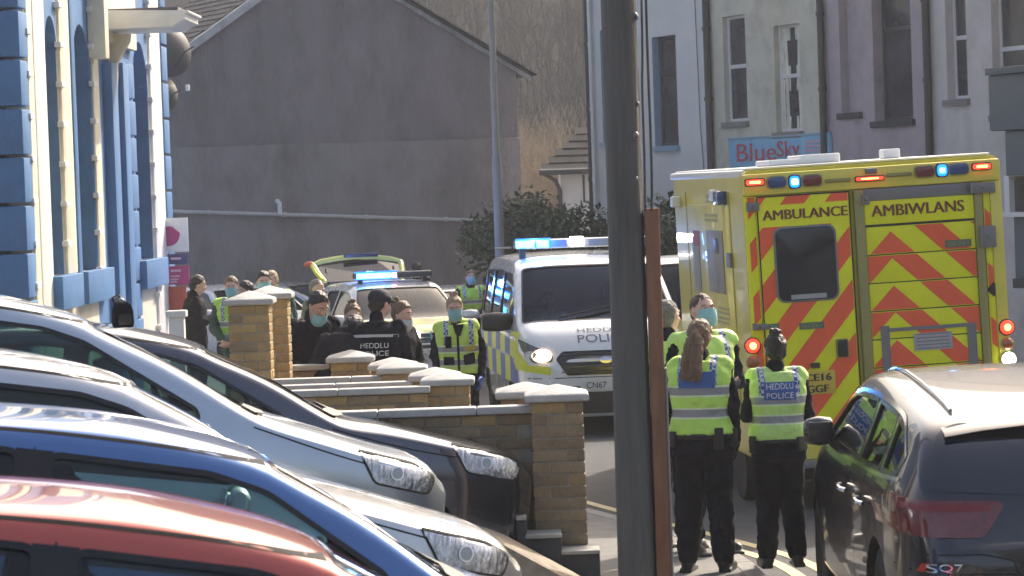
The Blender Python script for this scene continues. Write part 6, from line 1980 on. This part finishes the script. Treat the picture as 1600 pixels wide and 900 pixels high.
def back_panel(t, vo, k, text, z0, z1, w, m_panel, m_letter, ztext=True, front=False):
    """a printed panel laid on the back of a vest once it has its final shape"""
    def run():
        bv = bvh_of(vo.data)
        sgn = 1 if front else -1
        F_ = Matrix(((sgn * -1, 0, 0, 0), (0, 0, sgn, 0), (0, 1, 0, 0), (0, 0, 0, 1)))
        F_.translation = Vector((0, sgn * 1.0, 0))
        # columns: u to the reader's right, v up, third towards the reader
        F_ = Matrix(((-sgn, 0, 0), (0, 0, sgn), (0, 1, 0))).to_4x4(); F_.translation = Vector((0, sgn * 1.0, 0))
        pn_ = None
        if m_panel:
            V, Fc = patch2d([(-w / 2 * k, z0 * k), (w / 2 * k, z0 * k), (w / 2 * k, z1 * k), (-w / 2 * k, z1 * k)], .03)
            pn_ = project(V, Fc, F_, bv, .004).build('back_panel', m_panel, t, smooth=True)
        lines = text.split('\n'); n = len(lines)
        for i, ln in enumerate(lines):
            if not ln: continue
            me = text_mesh(ln, 1.0)
            xs_ = [v.co.x for v in me.vertices]; ys_ = [v.co.y for v in me.vertices]
            hh = (z1 - z0) * k / n; cz = z1 * k - hh * (i + .5)
            V = [Vector((((v.co.x - min(xs_)) / (max(xs_) - min(xs_)) - .5) * w * .84 * k, cz + ((v.co.y - min(ys_)) / (max(ys_) - min(ys_)) - .5) * hh * .66, 0)) for v in me.vertices]
            mb = project(V, [tuple(p.vertices) for p in me.polygons], F_, bv, .009)
            if mb.f: mb.build('lettering', m_letter, t)
    LATER.append(run)
def strip(t, o, k, pts, w, mat, name, front=False):
    def run():
        bv = bvh_of(o.data); sgn = 1 if front else -1
        F_ = Matrix(((-sgn, 0, 0), (0, 0, sgn), (0, 1, 0))).to_4x4(); F_.translation = Vector((0, sgn * 1.0, 0))
        V, Fc = ribbon([(a * k, b_ * k) for a, b_ in pts], w * k)
        mb = project(V, Fc, F_, bv, .005)
        if mb.f: mb.build(name, mat, t, smooth=True)
    LATER.append(run)
m_pnl = M('blue_vest_panel', (0.045, 0.12, 0.36), .6); m_wl = M('white_lettering', (.70, .72, .75), .6)
m_refs = M('grey_reflective_tape', (.42, .43, .44), .5)
V1 = vest_mat('hi_vis_cloth_back', .96, 1.03, 1.175, .085)
m_black_kit = M('black_kit_pouch', (.012, .012, .014), .6)
GP = 'police officers standing behind the ambulance'
# foreground group behind the ambulance
t, vo, k, J, hx = person('officer with a long brown ponytail and hi-vis vest, back to the camera', 1092, 20.2, R(-14), 1.61, 'shirt', m_dark, m_dark, V1, ('pony', m_hbrown), None, m_skinp, arms='wone', fem=True, vox=.010, stance=.115, glove=m_glove, wide=1.2, group=GP)
back_panel(t, vo, k, '\n', 1.275, 1.385, .25, m_pnl, m_wl)
WB = (t, k, 1.2)
V2 = vest_mat('hi_vis_cloth_small', .90, 1.03, 1.165, .10, lime=(.54, .80, .20))
t, vo, k, J, hx = person('shorter officer with a dark top bun and lettered hi-vis vest, back to the camera', 1210, 20.3, R(4), 1.50, 'shirt', m_dark, m_dark, V2, ('bun', m_hdark), None, m_skin, arms='folded', fem=True, vox=.010, stance=.10, glove=m_glove, wide=1.15, group=GP)
back_panel(t, vo, k, 'HEDDLU\nPOLICE', 1.255, 1.385, .235, m_pnl, m_wl)
WC = (t, k, 1.15)
V3 = vest_mat('hi_vis_cloth_front', 1.04, 1.03, 1.175, .09, lime=(.54, .80, .18))
t, vo, k, J, hx = person('tall balding officer in a pale blue face mask facing the camera', 1098, 21.3, R(180 + 22), 1.75, 'shirt', m_dark, m_dark, V3, ('crop', m_hcrop), (m_mask, 'on'), m_skinp, arms='folded', vox=.010, head_t=(-.05, .0), group=GP)
t, vo, k, J, hx = person('grey haired officer half hidden by the wooden pole, back to the camera', 1042, 21.6, R(-35), 1.71, 'shirt', m_dark, m_dark, V3, ('crop', m_hgrey), None, m_skinp, arms='folded', vox=.010, group=GP)
def belt(t, J_k, wmul, items):
    k = J_k
    rg_ = [Vector((.178 * wmul * k * math.cos(a), .135 * k * wmul ** .5 * math.sin(a) - .006, .945 * k)) for a in [2 * PI * i / 28 for i in range(29)]]
    bl_ = MB(); bl_.tube(rg_, .022 * k, 8, True, 1.0).build('belt', m_boot, t, smooth=True)
    for a, w, h_ in items:
        x, y = .195 * wmul * k * math.sin(R(a)), -.15 * k * wmul ** .5 * math.cos(R(a))
        MB().box((x, y, .925 * k), (w, .04, h_), Matrix.Rotation(R(a), 3, 'Z')).build('belt_pouch', m_black_kit, t, bevel=.01)
belt(*WB, [(-50, .07, .10), (35, .06, .14), (75, .05, .12)]); belt(*WC, [(-60, .06, .11), (40, .07, .09)])
# officer walking towards the camera by the van
V4 = vest_mat('hi_vis_cloth_walker', .95, 1.03, 1.16, .10, lime=(.56, .78, .12))
t, vo, k, J, hx = person('officer with fair hair in a bun and a face mask walking beside the police van', 716, 29.6, R(180), 1.64, 'shirt', m_dark, m_dark, V4, ('bun', m_hfair), (m_mask, 'on'), m_skinp, arms='walk', fem=True, head_t=(.22, .05), lean=.06, lean_side=.05, glove=m_gloveb, wide=1.12, stride=.1)
strip(t, vo, k, [(-.01, 1.40), (-.005, .97)], .022, m_dark, 'zip', True)
def vpatch(t, o, k, poly, mat, name, front=True):
    def run():
        bv = bvh_of(o.data); sgn = 1 if front else -1
        F_ = Matrix(((-sgn, 0, 0), (0, 0, sgn), (0, 1, 0))).to_4x4(); F_.translation = Vector((0, sgn * 1.0, 0))
        V, Fc = patch2d([(p.x * k, p.y * k) for p in round_poly([Vector((a, b_, 0)) for a, b_ in poly], .01)], .03)
        mb = project(V, Fc, F_, bv, .012)
        if mb.f: mb.build(name, mat, t, smooth=True)
    LATER.append(run)
vpatch(t, vo, k, [(-.055, 1.44), (.055, 1.44), (.02, 1.33), (-.02, 1.33)], m_dark, 'collar_opening')
vpatch(t, vo, k, [(-.13, 1.33), (-.07, 1.33), (-.07, 1.22), (-.13, 1.22)], m_dark, 'radio')
vpatch(t, vo, k, [(.04, 1.14), (.14, 1.17), (.15, 1.06), (.05, 1.04)], m_dark, 'pouch'); vpatch(t, vo, k, [(-.15, 1.13), (-.05, 1.13), (-.05, 1.05), (-.15, 1.05)], m_dark, 'pouch')
vpatch(t, vo, k, [(.05, 1.22), (.15, 1.24), (.16, 1.20), (.06, 1.18)], M('yellow_device', (.55, .42, .05), .5), 'yellow_device')
# people behind the garden walls
GD = 'people gathered behind the garden walls'
t, vo, k, J, hx = person('officer in a navy cap and lettered dark jacket, back to the camera', 586, 27.0, R(-4), 1.76, 'jacket', m_dark, m_dark, None, ('short', m_hdark), None, m_skinp, arms='work', cap_=m_cap_, lean=.12, twist=R(-10), wide=1.22, vox=.013, group=GD, head_t=(.1, -.5))
jk_ = [o for o in t.children if o.name.startswith('jacket')][0]
back_panel(t, jk_, k, 'HEDDLU\nPOLICE', 1.17, 1.30, .28, None, m_wl)
strip(t, jk_, k, [(-.20, 1.345), (0, 1.35), (.20, 1.345)], .022, m_refs, 'reflective_strip')
person('dark haired man looking down with a face mask pulled under his chin', 482, 27.6, R(180 + 30), 1.80, 'jacket', m_darkj, m_dark, None, ('short', m_hdark), (m_mask, 'chin'), m_skin, arms='work', lean=.16, head_t=(.45, .1), vox=.013, wide=1.12, group=GD)
person('person in black bending forward beside the man looking down', 512, 26.9, R(-30), 1.70, 'jacket', m_darkj, m_dark, None, ('short', m_hdark), None, m_skin, arms='work', lean=.55, head_t=(.5, 0), vox=.013, wide=1.2, group=GD)
person('brown haired woman in a face mask between the two men in dark jackets', 550, 28.4, R(180 + 15), 1.62, 'jacket', m_darkj, m_dark, None, ('bun', m_hbrown), (m_mask, 'on'), m_skinp, arms='work', fem=True, head_t=(.2, 0), vox=.013, group=GD)
person('woman with reddish brown hair tied up, face turned to the right beside the navy cap', 622, 28.3, R(180 + 45), 1.63, 'jacket', m_darkj, m_dark, None, ('bunback', m_hbrown), (m_maskin, 'chin'), m_skinp, arms='work', fem=True, head_t=(.25, .2), vox=.013, group=GD)
# far figures
GF = 'people beyond the tall brick pillars'
person('man in a long black jacket holding a phone by the left wall', 306, 40, R(-80), 1.80, 'jacket', m_darkj, m_dark, None, ('short', m_hdark), None, m_skinp, arms='phone', head_t=(.2, 0), vox=.016, wide=1.2, group=GF)
V5 = vest_mat('hi_vis_cloth_far', 1.03, 1.0, 1.15, .10, lime=(.45, .75, .08))
person('paramedic in hi-vis and face mask, leftmost of the group behind the tall pillars', 370, 38, R(180 - 10), 1.80, 'jacket', m_green, m_green, V5, ('short', m_hbrown), (m_mask, 'on'), m_skinp, arms='work', lean=.10, lean_side=.04, head_t=(.15, .15), vox=.016, group=GF)
person('dark haired person turned sideways beside the leftmost paramedic', 390, 37.4, R(120), 1.74, 'jacket', m_grayc, m_dark, None, ('short', m_hdark), None, m_skin, arms='work', head_t=(.2, 0), vox=.016, group=GF)
person('paramedic in dark green and hi-vis with a mask behind the tall rear pillar', 418, 39, R(180), 1.84, 'jacket', m_green, m_green, V5, ('short', m_hdark), (m_mask, 'on'), m_skinp, arms='work', lean=.10, lean_side=.04, head_t=(.15, .15), vox=.016, group=GF)
person('fair haired man just behind the right shoulder of the paramedic in green', 436, 40.5, R(150), 1.83, 'jacket', m_green, m_dark, V5, ('crop', m_hfair), None, m_skinp, arms='work', lean=.10, lean_side=.04, head_t=(.15, .15), vox=.016, group=GF)
person('grey haired man in a brown grey coat left of the police car', 496, 41, R(180 + 60), 1.80, 'jacket', m_grayc, m_dark, None, ('crop', m_hgrey), None, m_skinp, arms='down', vox=.016, zoff=zr(0, 41), group=GF)
person('dark haired head showing over the roof of the police car', 653, 54, R(30), 1.86, 'jacket', m_dark, m_dark, None, ('short', m_hdark), None, m_skinp, arms='down', vox=.018, zoff=zr(0, 54), group=GF)
person('masked officer standing far back between police car and van', 737, 51, R(180 + 15), 1.72, 'jacket', m_dark, m_dark, V5, ('short', m_hbrown), (m_mask, 'on'), m_skinp, arms='work', vox=.018, zoff=zr(0, 51), group=GF)
# driver of the police van
q = van_m @ Vector((.62, -.42, 0))
person('driver sitting behind the windscreen of the police van', 0, 0, R(180 + 5.4), 1.76, 'shirt', m_dark, m_dark, V5, ('short', m_hbrown), None, m_skin, arms='drive', legs='sit', vox=.016, loc=(q.x, q.y, q.z + .02 - .12 + (-.05)))
finalize()
for o, co, no in HCUT:
    bm = bmesh.new(); bm.from_mesh(o.data)
    bmesh.ops.bisect_plane(bm, geom=bm.verts[:] + bm.edges[:] + bm.faces[:], plane_co=co, plane_no=no, clear_outer=True, dist=1e-5)
    bm.to_mesh(o.data); bm.free()
for f in LATER: f()

# ---------------------------------------------------------------- small things
bg_ = thing('rucksack', 'small black bag with a grey top standing on the roof of the navy car', 'bag', P(192, 512, 18.9), R(20))
b0 = MB(); b0.loft([[(x * a, y * a, z) for x, y in ((.055, .04), (-.055, .04), (-.06, -.04), (.06, -.04))] for z, a in ((0, .95), (.03, 1.05), (.10, 1.0), (.14, .8), (.155, .5))])
b0.build('bag_body', m_darkj, bg_, bevel=.012, seg=3)
MB().box((0, -.047, .05), (.08, .025, .06)).build('front_pocket', m_black, bg_, bevel=.01)
MB().ball((-.012, -.01, .16), (.028, .02, .018), 10, 8).build('grey_top', m_hing, bg_, smooth=True)
MB().tube([(-.04, 0, .14), (-.055, 0, .18), (-.02, 0, .195), (.0, 0, .16)], .008, 6).build('carry_loop', m_black, bg_, smooth=True)
gp0 = P(277, 515, 38)
gpo = thing('gate_post', 'short white gate post at the foot of the blue building', 'gate post', (gp0.x, 38, zp(0, 38)))
hgt = P(277, 485, 38).z - zp(0, 38)
MB().bb((-.09, -.09, 0), (.09, .09, hgt - .08)).build('shaft', m_palecream, gpo, bevel=.01)
MB().bb((-.12, -.12, hgt - .08), (.12, .12, hgt)).build('cap', m_palecream, gpo, bevel=.015)
# advert banner on the low wall beside the building
bn = thing('advert_banner', 'tall white, navy and magenta advertising banner beside the blue building', 'banner', P(262, 600, 50.5))
binv = mw(bn).inverted()
def bq(x, y): return binv @ P(x, y, 50.5)
for (x0, y0, x1, y1, m, n) in ((240, 340, 293, 395, m_white, 'white_panel'), (240, 396, 293, 414, M('banner_navy', (.05, .05, .16), .6), 'navy_panel'), (240, 415, 295, 446, M('banner_magenta', (.42, .04, .17), .6), 'magenta_panel'), (240, 447, 291, 486, M('banner_red', (.42, .07, .04), .6, var=.3, vs_=4), 'red_panel')):
    a, b = bq(x0, y1), bq(x1, y0); o = MB().bb((a.x, -.02, a.z), (b.x, .02, b.z)).build(n, m, bn, bevel=.004)
    if n == 'white_panel':
        pts = round_poly([Vector((bq(x, y).x, 0, bq(x, y).z)) for x, y in ((255, 355), (268, 353), (276, 360), (282, 364), (279, 376), (272, 383), (255, 386))], .06)
        MB().prism([(p.x, -.024, p.z) for p in pts], (0, -.004, 0)).build('magenta_shape', M('banner_magenta', (.42, .04, .17), .6), o)
    if n in ('magenta_panel', 'navy_panel'):
        for i, yy in enumerate((422, 430, 435, 439) if n == 'magenta_panel' else (403,)):
            a, b = bq(267, yy + 3), bq(283 - i * 2, yy); MB().bb((a.x, -.026, a.z), (b.x, -.0215, b.z + .012 * (i == 0))).build('small_print', m_signp, o)
MB().bb((-.35, .021, -1.9), (-.29, .06, bq(262, 345).z)).build('banner_post', m_galv, bn)

# ---------------------------------------------------------------- the hazy air
m_haze = bpy.data.materials.new('haze_air'); m_haze.use_nodes = True
nt = m_haze.node_tree
for n in list(nt.nodes): nt.nodes.remove(n)
o_ = nt.nodes.new('ShaderNodeOutputMaterial'); v_ = nt.nodes.new('ShaderNodeVolumePrincipled')
v_.inputs['Color'].default_value = (.86, .88, .92, 1); v_.inputs['Density'].default_value = 0.0007; v_.inputs['Anisotropy'].default_value = 0.2
nt.links.new(v_.outputs[0], o_.inputs['Volume'])
tag(MB().bb((-505, -35, -12), (505, 605, 26)).build('haze', m_haze), kind='stuff')
